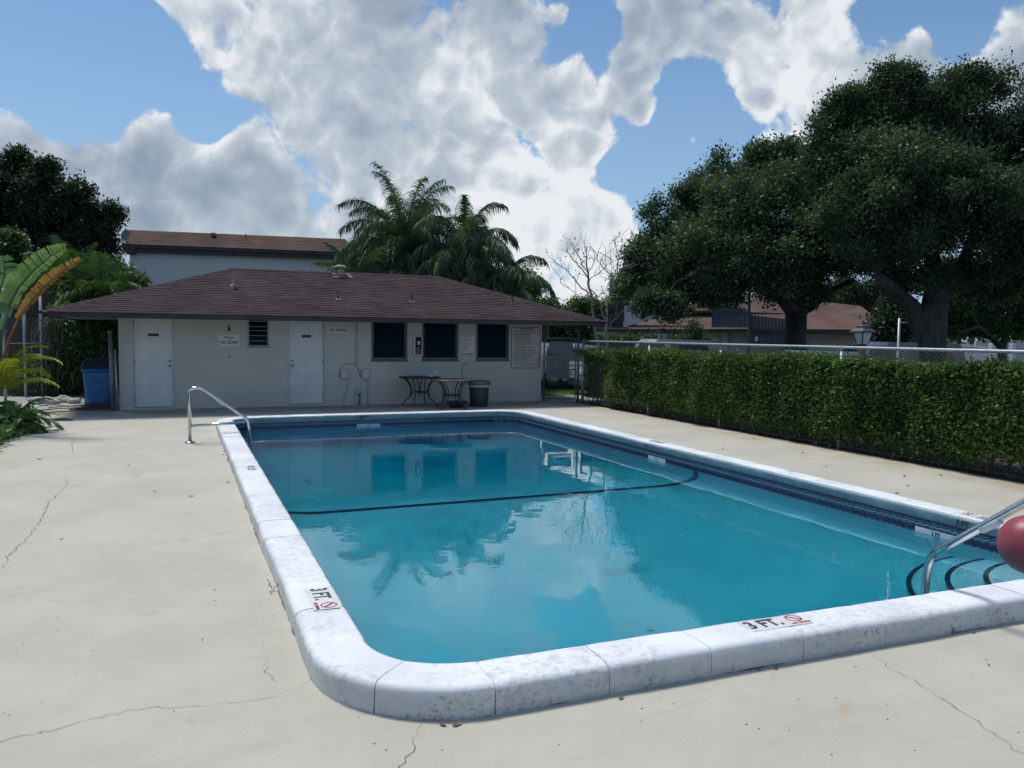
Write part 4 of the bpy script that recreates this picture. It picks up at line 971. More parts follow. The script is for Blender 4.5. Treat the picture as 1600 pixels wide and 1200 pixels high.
# ------------------------------------------------------------------ hedge and chain-link fence on the right
FX = 9.33
def leaves_on(pts, out_dir, size, jitter=.9, droop=0., mat='oak_leaf', name='foliage', parent=None, per=4, spread=.10, aspect=.55, **tags):
    """scatter small leaf quads in little sprays around pts"""
    n = len(pts)*per; Pt = np.repeat(pts, per, 0) + nr.normal(size=(n, 3))*spread
    O = np.repeat(out_dir, per, 0) if np.ndim(out_dir) == 2 else np.broadcast_to(out_dir, (n, 3))
    A = unit(O*.6 + rand_dirs(n)*jitter + np.array([0, 0, -droop])); Nn = unit(rand_dirs(n)*.8 + np.array([0, 0, .7]) + O*.5)
    B = unit(np.cross(Nn, A)); L = size*nr.uniform(.65, 1.25, n)
    V, F = rhombi(Pt, A, B, L, L*aspect); return fast_mesh(name, V, F, mat, parent, **tags)
hed = empty('hedge', (FX+.5, 10.5, 0), label='long clipped green hedge growing along the right fence', cat='hedge')
def hedge_front(y, z):     # surface offset: lumpy, hollow near the foot
    q = np.stack([y, z, z*0], 1)
    return fnoise(q, 1.0, 1)*.030 + fnoise(q, 2.6, 2)*.038 + np.clip(.36-z, 0, 1)*.42
def hedge_top(y): return 1.315 + .035*np.sin(y*1.3+.4) + .03*np.sin(y*3.7) + .012*np.sin(y*9.1) + np.clip(9-y, 0, 7)*.012
Y0, Y1 = 1.0, 18.15
# face
n = 52000; y = nr.uniform(Y0, Y1, n)**1; w_ = nr.uniform(size=n) < np.clip(9/np.maximum(y, 4), .3, 1.0); y = y[w_]; n = len(y)
z = .10 + (hedge_top(y)-.06)*nr.uniform(size=n)**.9
keep = (nr.uniform(size=n) < np.clip((z-.05)/.42, .06, 1)) & (fnoise(np.stack([y, z, z*0], 1), 1.3, 3) > -1.5 + np.clip(.5-z, 0, 1)*1.1)
y, z = y[keep], z[keep]; n = len(y)
x = FX-.115 + hedge_front(y, z) + np.abs(nr.normal(size=n))*.07 + np.clip(y-16.6, 0, .5)*.45
leaves_on(np.stack([x, y, z], 1), np.array([-.55, -.15, .1]), .056, jitter=1.0, droop=.12, mat='hedge_leaf', name='foliage', parent=hed, per=5, spread=.042, aspect=.60)
# top
n = 18000; y = nr.uniform(Y0, Y1, n); x = nr.uniform(FX-.12, FX+1.0, n); z = hedge_top(y) - np.abs(nr.normal(size=n))*.035
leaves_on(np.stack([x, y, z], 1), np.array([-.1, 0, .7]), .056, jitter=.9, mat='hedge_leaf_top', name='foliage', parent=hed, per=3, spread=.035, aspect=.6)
# darker inner leaves and far side
n = 16000; y = nr.uniform(Y0, Y1, n); z = nr.uniform(.22, 1.22, n); x = FX + nr.uniform(.30, 1.0, n)
leaves_on(np.stack([x, y, z], 1), np.array([-.3, 0, .1]), .10, mat='hedge_leaf', name='inner_foliage', parent=hed, per=2, spread=.05, aspect=.7)
# bare stems
mb = MB()
for k in range(230):
    yy = rng.uniform(Y0+.3, Y1-.1); xx = FX+rng.uniform(.04, .55); pts = [Vector((xx, yy, -.04))]; d = Vector((rng.gauss(-.03, .2), rng.gauss(0, .35), 1))
    for s_ in range(rng.randint(5, 8)):
        d += Vector((rng.gauss(0, .28), rng.gauss(0, .38), .05)); d.normalize(); pts.append(pts[-1]+d*rng.uniform(.09, .16))
    r0 = rng.uniform(.004, .016) if k % 6 else rng.uniform(.018, .03); mb.tube(pts, [r0*(1-.1*i) for i in range(len(pts))], 5)
for k in range(500):
    yy = rng.uniform(3, Y1); zz = rng.uniform(.03, .5) if k % 3 else rng.uniform(.4, 1.3); p0 = Vector((FX+.10+rng.uniform(-.05, .2), yy, zz)); d = Vector((rng.gauss(-.1, .3), rng.gauss(0, 1), rng.gauss(.2, .6))).normalized()
    p1 = p0+d*.12+Vector((rng.gauss(0, .02),)*3); mb.tube([p0, p1, p1+(d+Vector((0, rng.gauss(0, .5), rng.gauss(0, .5)))).normalized()*.10], [.005, .004, .002], 4)
mb.build('stems', 'twig', hed, kind='stuff')
o = MB().box((FX+.002, -3, -.055), (FX+1.3, 18.6, -.015)).build('hedge_bed', 'soil'); tag(o, 'strip of bare soil under the hedge', kind='structure')
n = 2600; pts = np.stack([FX+nr.uniform(.0, .9, n), nr.uniform(2, 18.2, n), np.full(n, -.005)], 1)
leaves_on(pts, np.array([0, 0, 0.]), .06, mat='dry_leaf', name='leaf_litter', per=1, spread=.01, kind='stuff', label='brown dead leaves lying under the hedge')

fence = empty('chain_link_fence', (FX, 18.2, 0), label='galvanised chain link fence with round top rail along the hedge', cat='fence')
RZf = 1.555
MB().tube([(FX, 18.15, RZf), (FX, 12, RZf+.003), (FX, 6, RZf+.006), (FX, -1.5, RZf)], .023, 12).build('top_rail', 'galvanised', fence)
for k, yy in enumerate((18.12, 15.03, 12.54, 9.56, 6.55, 3.6)):
    p_ = MB().tube([(FX+.005, yy, -.05), (FX+.005, yy, RZf-.028)], .026 if k else .032, 12).build('fence_post', 'galvanised', fence)
    MB().lathe([(.028, -.03), (.034, -.028), (.036, .0), (.034, .022), (.03, .028)], (FX+.002, yy, RZf), 12).build('post_cap', 'galvanised', p_)
MB().tube([(FX, 18.15, .06), (FX, -1.5, .06)], .003, 5).build('tension_wire', 'galvanised_dark', fence)
def link_mesh(a, b, z0, z1, parent, pitch=.062, mat='galvanised', wr=.0017, name='wire_mesh'):
    """woven zig-zag wires between plan points a and b"""
    a, b = Vector((a[0], a[1], 0)), Vector((b[0], b[1], 0)); L = (b-a).length; t = (b-a)/L; nrm = Vector((-t.y, t.x, 0)); H = z1-z0; vs = []; fs = []
    def seg(p, q):
        d = (q-p).normalized(); u = d.cross(nrm).normalized()*wr; v = nrm*wr; o = len(vs)
        for c in (p, q): vs.extend([c+u, c+v-u*.5, c-v-u*.5])
        for k in range(3): fs.append((o+k, o+(k+1) % 3, o+3+(k+1) % 3, o+3+k))
    n = int((L+H)/(pitch*1.0))
    for k in range(n):
        s0 = k*pitch
        for sg, off in ((1, .0022), (-1, -.0022)):
            x0, x1 = (s0-H, s0) if sg > 0 else (s0, s0-H); za, zb = z0, z1
            p = a+t*x0+Vector((0, 0, z0)); q = a+t*x1+Vector((0, 0, z1)); xa, xb = x0, x1
            def clip(x0, x1, lo, hi):
                d = x1-x0; t0, t1 = (lo-x0)/d, (hi-x0)/d
                if t0 > t1: t0, t1 = t1, t0
                return max(0, t0), min(1, t1)
            t0, t1 = clip(x0, x1, 0, L)
            if t1-t0 < .01: continue
            seg(p.lerp(q, t0)+nrm*off, p.lerp(q, t1)+nrm*off)
    mb = MB(); mb.add(vs, fs); return mb.build(name, mat, parent, kind='stuff')
link_mesh((FX+.03, 18.1), (FX+.03, 2.0), .04, RZf+.022, fence)
# end piece of the fence and gate
gx, gy = 9.47, 18.52
t = empty('gate_post', (gx-.02, gy, 0), label='tall dark grey gate post at the end of the fence', cat='post')
MB().tube([(9.52, 18.75, -.05), (9.52, 18.75, 1.80)], .03, 12).build('post', 'galvanised_dark', t); MB().lathe([(.034, 0), (.034, .03), (.02, .06), (0, .07)], (9.52, 18.75, 1.78), 12).build('cap', 'galvanised_dark', t)
for z_ in (.4, 1.3): MB().bbox((9.47, 18.70, z_), (9.57, 18.80, z_+.05), .008).build('clamp', 'galvanised_dark', t)
gate = empty('chain_link_gate', (8.70, 19.05, 0), label='dark framed chain link gate between bath house and hedge', cat='gate')
G0, G1 = Vector((8.70, 19.06, 0)), Vector((9.47, 18.80, 0)); H_ = 1.62
def gp(s_, z): p = G0.lerp(G1, s_); return Vector((p.x, p.y, z))
MB().tube(rounded([gp(.0, .06), gp(.0, H_), gp(1, H_), gp(1, .06), gp(.0, .06)], .04), .017, 10).build('frame', 'galvanised_dark', gate)
MB().tube([gp(0, .82), gp(1, .82)], .014, 8).build('mid_rail', 'galvanised_dark', gate)
link_mesh(G0, G1, .07, H_-.01, gate, mat='galvanised_dark', wr=.0014)
for i, (s0, s1, z0, z1, lab) in enumerate(((.14, .90, 1.22, 1.54, 'topmost'), (.05, .80, .845, 1.165, 'middle'), (.05, .80, .60, .805, 'lowest'))):
    a, b = gp(s0, 0), gp(s1, 0); nrm = Vector((-.32, -.95, 0))*.025; mb = MB()
    zz = [z0-.01*(i == 2), z0-.02*(i == 2), z1, z1-.004]
    f = [a+nrm+Vector((0,0,z0)), b+nrm+Vector((0,0,z0-.012*i)), b+nrm+Vector((0,0,z1-.004)), a+nrm+Vector((0,0,z1))]; g2 = [p+nrm*.25 for p in f]
    mb.add(f+g2, [(0,1,2,3),(7,6,5,4),(0,4,5,1),(1,5,6,2),(2,6,7,3),(3,7,4,0)]); o = mb.build('grey_panel', 'grey_panel'); tag(o, lab+' of the three plain grey panels wired to the gate', 'panel', 'grey panels on the gate')
    if False: pass
t = empty('latch_post', (8.66, 19.07, 0), label='slim dark post fixed to the right corner of the bath house', cat='post')
MB().tube([(8.672, 19.02, 0), (8.672, 19.02, 1.92)], .018, 10).build('post', 'galvanised_dark', t); MB().bbox((8.645, 19.0, .95), (8.70, 19.045, 1.05), .005).build('latch', 'galvanised_dark', t)
pp = on_g(1393, 600); t = empty('thin_pole', (9.42, 8.60, 0), label='thin pale pole rising above the fence beside the lantern', cat='pole')
MB().tube([(9.40, 8.58, -.05), (9.41, 8.585, 1.99)], .017, 8).build('pole', 'galvanised', t); MB().tube([(9.41, 8.585, 1.93), (9.50, 8.52, 1.93)], .006, 6).build('hook', 'galvanised', t)

# urn, path and lawn seen through the gate
t = empty('planter_pot', (9.10, 20.9, -.03), label='dark grey rounded pot standing behind the gate', cat='pot')
MB().lathe([(0, 0), (.17, 0), (.24, .10), (.275, .27), (.25, .42), (.20, .50), (.21, .53), (.19, .53), (.17, .48), (0, .46)], (9.14, 20.9, -.03), 30).build('pot', 'urn_grey', t)
MB().lathe([(.17, .47), (0, .475)], (9.14, 20.9, -.03), 20).build('soil_fill', 'soil', t)
o = MB().box((6.5, 19.12, -.055), (12.5, 20.4, -.03)).build('side_path', 'kerb_concrete'); tag(o, 'grey concrete path behind the gate', kind='structure')
n = 9000; gq = nr.uniform(size=(n, 2)); pts = np.stack([8.2+gq[:, 0]*5.5, 21.3+gq[:, 1]*8, np.full(n, -.045)], 1)
o = MB().box((7.2, 20.9, -.057), (14.2, 29.5, -.04)).build('lawn', 'grass'); tag(o, 'patch of green lawn behind the gate', kind='structure')
A_ = unit(rand_dirs(n)*.35+np.array([0, 0, 1.])); B_ = unit(np.cross(A_, rand_dirs(n))); V, F = rhombi(pts, A_, B_, nr.uniform(.05, .10, n), .012)
fast_mesh('grass_blades', V, F, 'hedge_leaf_top', kind='stuff', label='short grass blades of the lawn behind the gate')
o = MB().box((7.4, 20.42, -.055), (12.5, 20.85, -.02)).build('kerb', 'kerb_concrete'); tag(o, 'pale kerb in front of the lawn', kind='structure')
o = MB().box((-60, 29.6, -.058), (120, 52, -.042)).build('parking_lot', 'asphalt'); tag(o, 'grey asphalt parking lot behind the hedge', kind='structure')
o = MB().box((12.2, -30, -.0585), (60, 29.5, -.0435)).build('side_road', 'asphalt'); tag(o, 'asphalt drive running beside the hedge', kind='structure')

# ------------------------------------------------------------------ trees
def limb_points(a, b, sag, n, seed, wob=.05):
    r_ = random.Random(seed); a, b = Vector(a), Vector(b); L = (b-a).length; out = []
    for k in range(n+1):
        t = k/n; p = a.lerp(b, t) + Vector((0, 0, sag*L*math.sin(math.pi*t)))
        if 0 < k < n: p += Vector([r_.gauss(0, wob*L) for _ in range(3)])
        out.append(p)
    return out
def crown_leaves(blobs, count, size, mat, parent, seed=0, gap=-.15, scale=.55, per=5, spread=.12, name='foliage', aspect=.5, inner=.5, up=.35, droop=.1, clump=False):
    """blobs (centre, radii): leaf sprays near each blob surface, thinned by noise so that sky shows through"""
    C = np.array([b[0] for b in blobs]); Rr = np.array([b[1] if hasattr(b[1], '__len__') else (b[1],)*3 for b in blobs], float)
    wgt = (Rr[:, 0]*Rr[:, 2])**.95; wgt /= wgt.sum(); idx = nr.choice(len(blobs), count*2, p=wgt)
    d = rand_dirs(count*2); rad = nr.uniform(size=count*2)**inner
    pts = C[idx] + d*Rr[idx]*(.45+.55*rad)[:, None]*(1+.16*fnoise(C[idx]+d*2, 1.1, seed)[:, None])
    if clump:        # every bough carries rounded sprays of its own, with shade and gaps between them
        sc, sr = [], []
        for c0, r0 in zip(C, Rr):
            for q in range(int(np.clip(10+r0[0]*9, 10, 30))):
                dd = rand_dirs(1)[0]; dd[2] = dd[2]*.9+.15; sc.append(c0+dd*r0*nr.uniform(.50, 1.12)); sr.append(np.clip(r0[0]*nr.uniform(.20, .42), .22, .70))
        sc, sr = np.array(sc), np.array(sr); w2 = sr**2; j = nr.choice(len(sc), count*2, p=w2/w2.sum()); g_ = nr.normal(size=(count*2, 3))*np.array([.52, .52, .38])
        pts = sc[j]+g_*sr[j][:, None]; d = unit(g_+np.array([0, 0, .3]))
    nz = fnoise(pts, scale, seed)+.55*fnoise(pts, scale*2.6, seed+1)
    keep = nz > gap; pts, d = pts[keep][:count], d[keep][:count]
    return leaves_on(pts, unit(d+np.array([0, 0, up])), size, jitter=1.0, droop=droop, mat=mat, name=name, parent=parent, per=per, spread=spread, aspect=aspect)
def tree(name, label, cat, base, blobs, count, size, mat, trunk_r, forks, bark='bark', group=None, seed=1, limb_n=14, airy=0, **kw):
    """forks: list of (path points, radii) for trunk and main limbs; small limbs run from the fork ends into the blobs"""
    t = empty(name, base, label=label, cat=cat, group=group); mb = MB(); ends = []
    for pts, rs in forks: mb.tube(pts, rs, 12); ends += [(Vector(pts[-1]), rs[-1])] + [(Vector(p), r_) for p, r_ in zip(pts[len(pts)//2:-1], rs[len(pts)//2:-1])]
    mb.build('trunk', bark, t); r_ = random.Random(seed); lb = MB()
    bl = sorted(blobs, key=lambda b: r_.random())[:limb_n]
    for k, b in enumerate(bl):
        c = Vector(b[0]); e, er = min(ends, key=lambda q: (q[0]-c).length+r_.uniform(0, .6)); L = (c-e).length
        rr_ = min(er*.7, .03+.018*L); pts = limb_points(e, c, .10, 7, seed*50+k, .035); lb.tube(pts, [rr_*(1-.11*i) for i in range(8)], 6)
        for q in range(4):
            p0 = pts[3+q]; d = Vector([r_.gauss(0, 1) for _ in range(3)]); d.z = abs(d.z)*.6; d.normalize(); R_ = b[1] if not hasattr(b[1], '__len__') else b[1][0]
            lb.tube(limb_points(p0, p0+d*R_*.9, .05, 4, seed*90+k*7+q, .06), [rr_*.35*(1-.18*i) for i in range(5)], 4)
    if lb.v: lb.build('limbs', bark, t)
    air = [b for b in blobs if airy and b[1][0] < airy]; main = [b for b in blobs if not (airy and b[1][0] < airy)]
    crown_leaves(main, int(count*(.72 if air else 1)), size, mat, t, seed=seed, **kw)
    if air: k2 = dict(kw); k2.update(gap=.0, scale=1.9, inner=.9, up=.6); crown_leaves(air, int(count*.23), size, mat, t, seed=seed+2, name='outer_foliage', **k2)
    return t
def px_blobs(lst, d0, flat=1.0):
    out = []
    for b in lst:
        x, y, r = b[:3]; dz = b[3] if len(b) > 3 else 0; d = d0+dz; c = at(x, y, d); rr_ = r*d/FPX; out.append((tuple(c), (rr_, rr_, rr_*flat)))
    return out
# left live oak
D1 = 25.0
blobs = [(1080,400,50),(1075,430,40),(1120,375,46),(1010,400,38),(1000,445,28,1),(1035,350,44),(1060,420,48,-1.5),(1050,462,30,-1),(1085,325,44,1),(1100,380,60,-2),(1130,420,50,-2.5),(1115,300,40,1.5),(1150,280,42),(1165,350,66,-2),(1190,405,54,-3),
 (1200,270,42,1),(1235,330,70,-2),(1250,400,62,-3),(1260,265,40),(1150,448,28,-2),(1205,444,28,-2),(1300,300,60,1),(1310,370,66,-1),(1350,395,30,0),(1360,350,60,1),(1395,405,36,0),(1265,450,26,-2),(1015,478,16,-2.5),(1050,482,13,-2.5),(1110,460,22,-2),(1180,250,26,0),(1230,250,26,0),(985,440,22,0),(995,400,20,0)]
b0 = at(1243, 560, D1); b0.z = -.05
j = at(1244, 490, D1); tr = [b0, at(1242, 530, D1), j]
forks = [(tr, [.42, .34, .33]),
 ([j, at(1222, 465, D1), at(1205, 430, D1), at(1180, 380, D1)], [.27, .22, .17, .10]), ([j, at(1252, 455, D1), at(1262, 420, D1), at(1255, 360, D1)], [.24, .19, .15, .08]),
 ([j, at(1268, 480, D1), at(1295, 455, D1-.5), at(1335, 437, D1-1)], [.17, .125, .11, .08]), ([j, at(1228, 470, D1-1), at(1175, 440, D1-2), at(1110, 420, D1-2)], [.18, .14, .10, .06]),
 ([at(1252,455,D1), at(1275,425,D1), at(1310,395,D1)], [.12, .09, .05])]
tree('live_oak', 'wide dark live oak left of the pair beyond the hedge', 'tree', b0, px_blobs(blobs, D1), 50000, .115, 'oak_leaf', .4, forks, seed=3, group='big live oaks beyond the hedge', gap=-.9, per=5, spread=.11, scale=.9, limb_n=26, clump=True)
# right live oak
D2 = 21.0
blobs = [(1500,300,66,1),(1530,340,50,1),(1440,250,60),(1420,190,50),(1480,260,60),(1540,290,60),(1460,180,40),(1330,190,46),(1300,225,38),(1380,160,42),(1370,220,56),(1430,150,40),(1440,210,60),(1490,150,40),(1500,215,60),(1545,165,44),(1560,230,60),(1600,200,50),(1640,260,80),(1290,265,30),(1350,285,60,-1),(1420,300,70,-2),(1490,310,70,-2),
 (1560,320,70,-2),(1620,350,80,-1),(1330,350,54,-1),(1400,380,60,-1.5),(1470,395,60,-1),(1540,400,60,-1),(1600,420,50,0),(1372,400,26,0),(1405,440,24,0),(1520,440,30,1),(1570,450,26,1),(1410,130,22),(1510,130,22),(1280,240,18),(1345,165,20),(1660,150,60)]
b1 = at(1448, 575, D2); b1.z = -.05
forks = [([b1, at(1450, 545, D2), at(1455, 505, D2), at(1458, 478, D2)], [.50, .42, .38, .36]),
 ([at(1455, 540, D2), at(1440, 515, D2), at(1425, 480, D2), at(1400, 455, D2-.5), at(1370, 430, D2-1)], [.30, .26, .22, .18, .12]),
 ([at(1458, 480, D2), at(1462, 440, D2), at(1455, 390, D2), at(1440, 300, D2)], [.30, .24, .18, .09]),
 ([at(1458, 482, D2), at(1480, 455, D2), at(1505, 410, D2), at(1530, 340, D2)], [.24, .19, .15, .08]),
 ([at(1480, 455, D2), at(1530, 450, D2+1), at(1580, 430, D2+1)], [.12, .09, .05])]
tree('live_oak', 'tallest live oak with forked trunk at the right edge', 'tree', b1, px_blobs(blobs, D2), 52000, .098, 'oak_leaf', .4, forks, seed=6, group='big live oaks beyond the hedge', gap=-.9, per=5, spread=.10, scale=1.1, limb_n=34, clump=True)
# lighter tree behind at the right, with curved limbs
D3 = 34
blobs = [(1500,470,36),(1490,495,24),(1540,480,40),(1590,460,44),(1520,500,18),(1560,492,22),(1640,465,54),(1480,440,30),(1600,500,18)]
b2 = at(1566, 575, D3); b2.z = -.05
tree('park_tree', 'lighter green tree with bending limbs before the beige wall', 'tree', b2, px_blobs(blobs, D3), 13000, .17, 'far_leaf', .3,
     [([b2, at(1566, 545, D3), at(1572, 520, D3), at(1590, 500, D3)], [.20, .16, .13, .08]), ([at(1566, 545, D3), at(1550, 530, D3), at(1535, 525, D3)], [.13, .10, .06]), ([at(1566,540,D3), at(1530, 510, D3-1), at(1500, 520, D3-1)], [.08,.07,.05])], seed=9, gap=-.3, per=5, spread=.17, limb_n=6)
# far trees as separate crowns
def simple_tree(px, py, rpx, d, label, mat='far_leaf', count=2500, size=.22, seed=1, sub=None, group='trees behind the far house', gap=-.6, flat=.8):
    c = at(px, py, d); r_ = rpx*d/FPX; base = Vector((c.x, c.y, -.06)); rs = random.Random(seed)
    bl = [(tuple(c+Vector((rs.gauss(0, .45)*r_, rs.gauss(0, .3)*r_, rs.gauss(0, .35)*r_*flat))), (r_*rs.uniform(.38, .6),)*3) for _ in range(9)] + [(tuple(c), (r_*.75, r_*.75, r_*.7*flat))]
    top = Vector((c.x, c.y, max(c.z-r_*.5, .6)))
    return tree('broadleaf_tree', label, 'tree', base, bl, count, size, mat, .2, [([base, base.lerp(top, .5)+Vector((.1, 0, 0)), top], [.06*r_+.08, .05*r_+.06, .04*r_+.04])], seed=seed, gap=gap, group=group, per=5, spread=size*1.1, limb_n=5)
simple_tree(860, 487, 22, 64, 'small green tree seen just over the right hip of the roof', seed=11)
simple_tree(905, 488, 28, 66, 'mid green tree behind the leafless saplings, left one', seed=12)
simple_tree(950, 488, 30, 68, 'mid green tree behind the leafless saplings, middle one', seed=13)
simple_tree(985, 466, 24, 64, 'green tree between the dark gable and the live oak', seed=14)
simple_tree(1275, 462, 24, 66, 'green tree in the gap under the arching oak limb', seed=15)
simple_tree(1320, 460, 26, 70, 'rusty green tree above the far brown roof', seed=16)
simple_tree(1370, 470, 30, 62, 'dark tree behind the lantern, right of the brown roof', mat='dark_tree_leaf', seed=17, count=4000)
simple_tree(1400, 505, 30, 36, 'dark low tree between the lantern and the thick oak trunk', mat='dark_tree_leaf', seed=18, count=4000)
simple_tree(866, 518, 18, 36, 'dark shrub tree seen under the eave behind the gate, left', mat='dark_tree_leaf', seed=19, count=3000, size=.16)
simple_tree(900, 520, 15, 36, 'dark shrub tree seen under the eave behind the gate, right', mat='dark_tree_leaf', seed=20, count=3000, size=.16)
simple_tree(822, 452, 24, 33, 'round leafed tree peeping out beside the drooping palm', seed=21, size=.14, count=3000)
simple_tree(1500, 492, 40, 70, 'hazy green tree behind the white gate', seed=22, count=3500, size=.3)
simple_tree(1620, 485, 56, 60, 'green tree at the right edge behind the white gate', seed=23, count=4500, size=.3)
# dark tree on the far left
D4 = 39
blobs = [(20,270,32),(60,300,40),(-30,300,60),(110,300,30),(30,340,50),(90,350,50),(130,335,34),(150,370,30),(165,345,20),(60,400,44),(120,395,32),(-20,390,60),(175,330,12),(170,385,16),(160,408,12),(30,250,16),(70,265,18),(-60,350,70),(140,420,12)]
b3 = at(30, 620, D4); b3.z = -.06; j = at(45, 430, D4)
tree('spreading_tree', 'big dark layered tree at the far left of the sky', 'tree', b3, px_blobs(blobs, D4, .62), 24000, .19, 'dark_tree_leaf', .4,
     [([b3, at(35, 520, D4), j], [.4, .33, .28]), ([j, at(80, 390, D4), at(130, 370, D4), at(165, 355, D4)], [.16, .12, .08, .04]), ([j, at(30, 350, D4), at(40, 290, D4)], [.2, .14, .07]), ([j, at(100, 405, D4), at(150, 405, D4)], [.10, .07, .04])], seed=31, gap=-.9, scale=.5, per=5, spread=.15, limb_n=15, clump=True)
tree('ochre_tree', 'olive brown tree crown low at the left edge', 'tree', at(-20, 620, 30), px_blobs([(8,395,26),(-20,400,40),(22,380,14)], 30), 2500, .17, 'palm_tan' if False else 'far_leaf', .3, [([at(-20,620,30), at(-15,400,30)], [.2,.1])], seed=33, limb_n=2)
for i, (px, py, r_, d, lab) in enumerate(((150,455,34,27,'feathery green tree directly left of the bath house roof'), (190,440,24,30,'small bright green tree beside the two storey house'), (100,440,34,29,'green tree behind the brown wooden fence'), (60,470,34,31,'dark green tree over the wooden fence at left'),(165,430,22,33,'tree crown under the dark tree near the satellite dish'))):
    simple_tree(px, py, r_, d, lab, seed=40+i, group='trees left of the bath house', size=.15, count=3600, gap=-.4)

# leafless saplings
def sapling(px, py, d, segs, label, seed):
    b = at(px, py, d); b.z = -.05; t = empty('leafless_sapling', b, label=label, cat='tree', group='leafless saplings beyond the gate'); mb = MB(); r_ = random.Random(seed); tips = []
    for pts, r0 in segs:
        P3 = [at(x, y, d+dd) for x, y, dd in pts]; m = len(P3); 
        if pts[0] is segs[0][0][0]: P3 = [b]+P3; m += 1
        fine = []
        for a_, b_ in zip(P3, P3[1:]):
            for k in range(3): fine.append(a_.lerp(b_, k/3)+Vector([r_.gauss(0, .012) for _ in range(3)]))
        fine.append(P3[-1]); m = len(fine); mb.tube(fine, [max(.006, .62*r0*(1-.85*i/m)) for i in range(m)], 6)
        for k in range(m//3, m, 1):
            if r_.random() < .75:
                dr = (fine[min(k+1, m-1)]-fine[k-1]).normalized(); d_ = (dr*.6+Vector((r_.gauss(0, .6), r_.gauss(0, .6), r_.uniform(.1, .9)))).normalized(); L = r_.uniform(.25, .8)
                q = [fine[k]]; 
                for s_ in range(4): d_ = (d_+Vector([r_.gauss(0, .28) for _ in range(3)])).normalized(); q.append(q[-1]+d_*L/4)
                mb.tube(q, [.009, .008, .006, .005, .004], 4); tips.append(q[-1])
    mb.build('trunk', 'bark_pale', t); tp = np.array([tuple(p) for p in tips if r_.random() < .30])
    leaves_on(tp, np.array([0, 0, .3]), .11, mat='far_leaf', name='last_leaves', parent=t, per=4, spread=.08, aspect=.35)
S1 = [([(940,560,0),(931,515,0),(925,480,0),(921,450,0),(919,432,.1),(917,415,.1),(916,400,0),(915,386,0)], .085), ([(920,460,0),(905,445,.3),(893,430,.3),(880,418,.5),(868,410,.6)], .04), ([(919,435,0),(908,420,-.3),(898,408,-.3),(890,398,-.4),(884,390,-.4)], .035),
 ([(919,430,0),(909,412,.2),(902,395,.2),(895,383,.2)], .03), ([(918,440,0),(928,432,.3),(938,424,.4),(946,420,.4)], .025), ([(918,425,0),(926,415,-.2),(930,404,-.2)], .02), ([(920,450,0),(936,462,0),(946,472,0)], .03), ([(921,470,0),(905,462,.2),(890,452,.3),(876,442,.3)], .02)]
sapling(941, 575, 24, S1, 'leafless sapling with wide forks, left of the two', 5)
S2 = [([(949,560,0),(948,520,0),(948,490,0),(950,465,0),(953,445,0),(958,432,0)], .075), ([(958,432,0),(965,427,0),(966,410,0),(963,395,.2),(961,380,.2),(957,372,.2)], .035), ([(958,432,0),(950,425,.2),(940,417,.3),(932,404,.3),(929,395,.3)], .028), ([(963,400,.2),(975,396,.3),(985,388,.3),(988,380,.3)], .016), ([(965,425,0),(974,419,-.2),(982,412,-.2)], .02), ([(957,435,0),(955,420,.1),(956,405,.1)], .018), ([(952,455,0),(960,445,.2),(966,436,.2)], .016), ([(949,515,0),(960,500,0),(975,485,0)], .02)]
sapling(949, 575, 22, S2, 'leafless sapling with straight stem, right of the two', 8)

# ------------------------------------------------------------------ palms
def frond(mb, base, az, el, L, droop, n=62, ll=.55, lw=.028, hang=.8, vplane=.5, seed=0, rach=.014, plum=.5, start=.12):
    """arching rachis with two ranks of drooping leaflets; appends quads to mb arrays, returns rachis points"""
    r_ = random.Random(seed); p = Vector(base); d = Vector((math.cos(az)*math.cos(el), math.sin(az)*math.cos(el), math.sin(el))); pts = [p.copy()]; S_ = 16
    for i in range(S_):
        d = (d+Vector((0, 0, -droop/S_*(.5+1.4*i/S_)))).normalized(); p = p+d*(L/S_); pts.append(p.copy())
    vs, fs = mb
    for k in range(n):
        t = start+(1-start)*(k+.5)/n; f = t*S_; i = min(int(f), S_-1); q = pts[i].lerp(pts[i+1], f-i); td = (pts[i+1]-pts[i]).normalized(); side = td.cross(Vector((0, 0, 1)))
        side = side.normalized() if side.length > .05 else Vector((1, 0, 0)); upn = side.cross(td)
        prof = math.sin(math.pi*min(1, .18+.82*(t**.8)*.98))**.6 if t < .98 else .4
        for s_ in (-1, 1):
            l = ll*prof*r_.uniform(.8, 1.1); dirn = (side*s_*.85+td*.55+upn*r_.uniform(-plum, plum)).normalized(); a = q; w = lw*r_.uniform(.8, 1.2); segs = 3; o = len(vs)
            wd = td*.5+upn*.5; wd = (wd-dirn*wd.dot(dirn)).normalized()
            for j in range(segs+1):
                ww = w*(1, 1, .75, .1)[j]*.5; vs.append(a-wd*ww); vs.append(a+wd*ww)
                dirn = (dirn+Vector((0, 0, -hang*(.25+.3*j)))).normalized(); a = a+dirn*(l/segs)
            for j in range(segs): fs.append((o+2*j, o+2*j+1, o+2*j+3, o+2*j+2))
    return pts
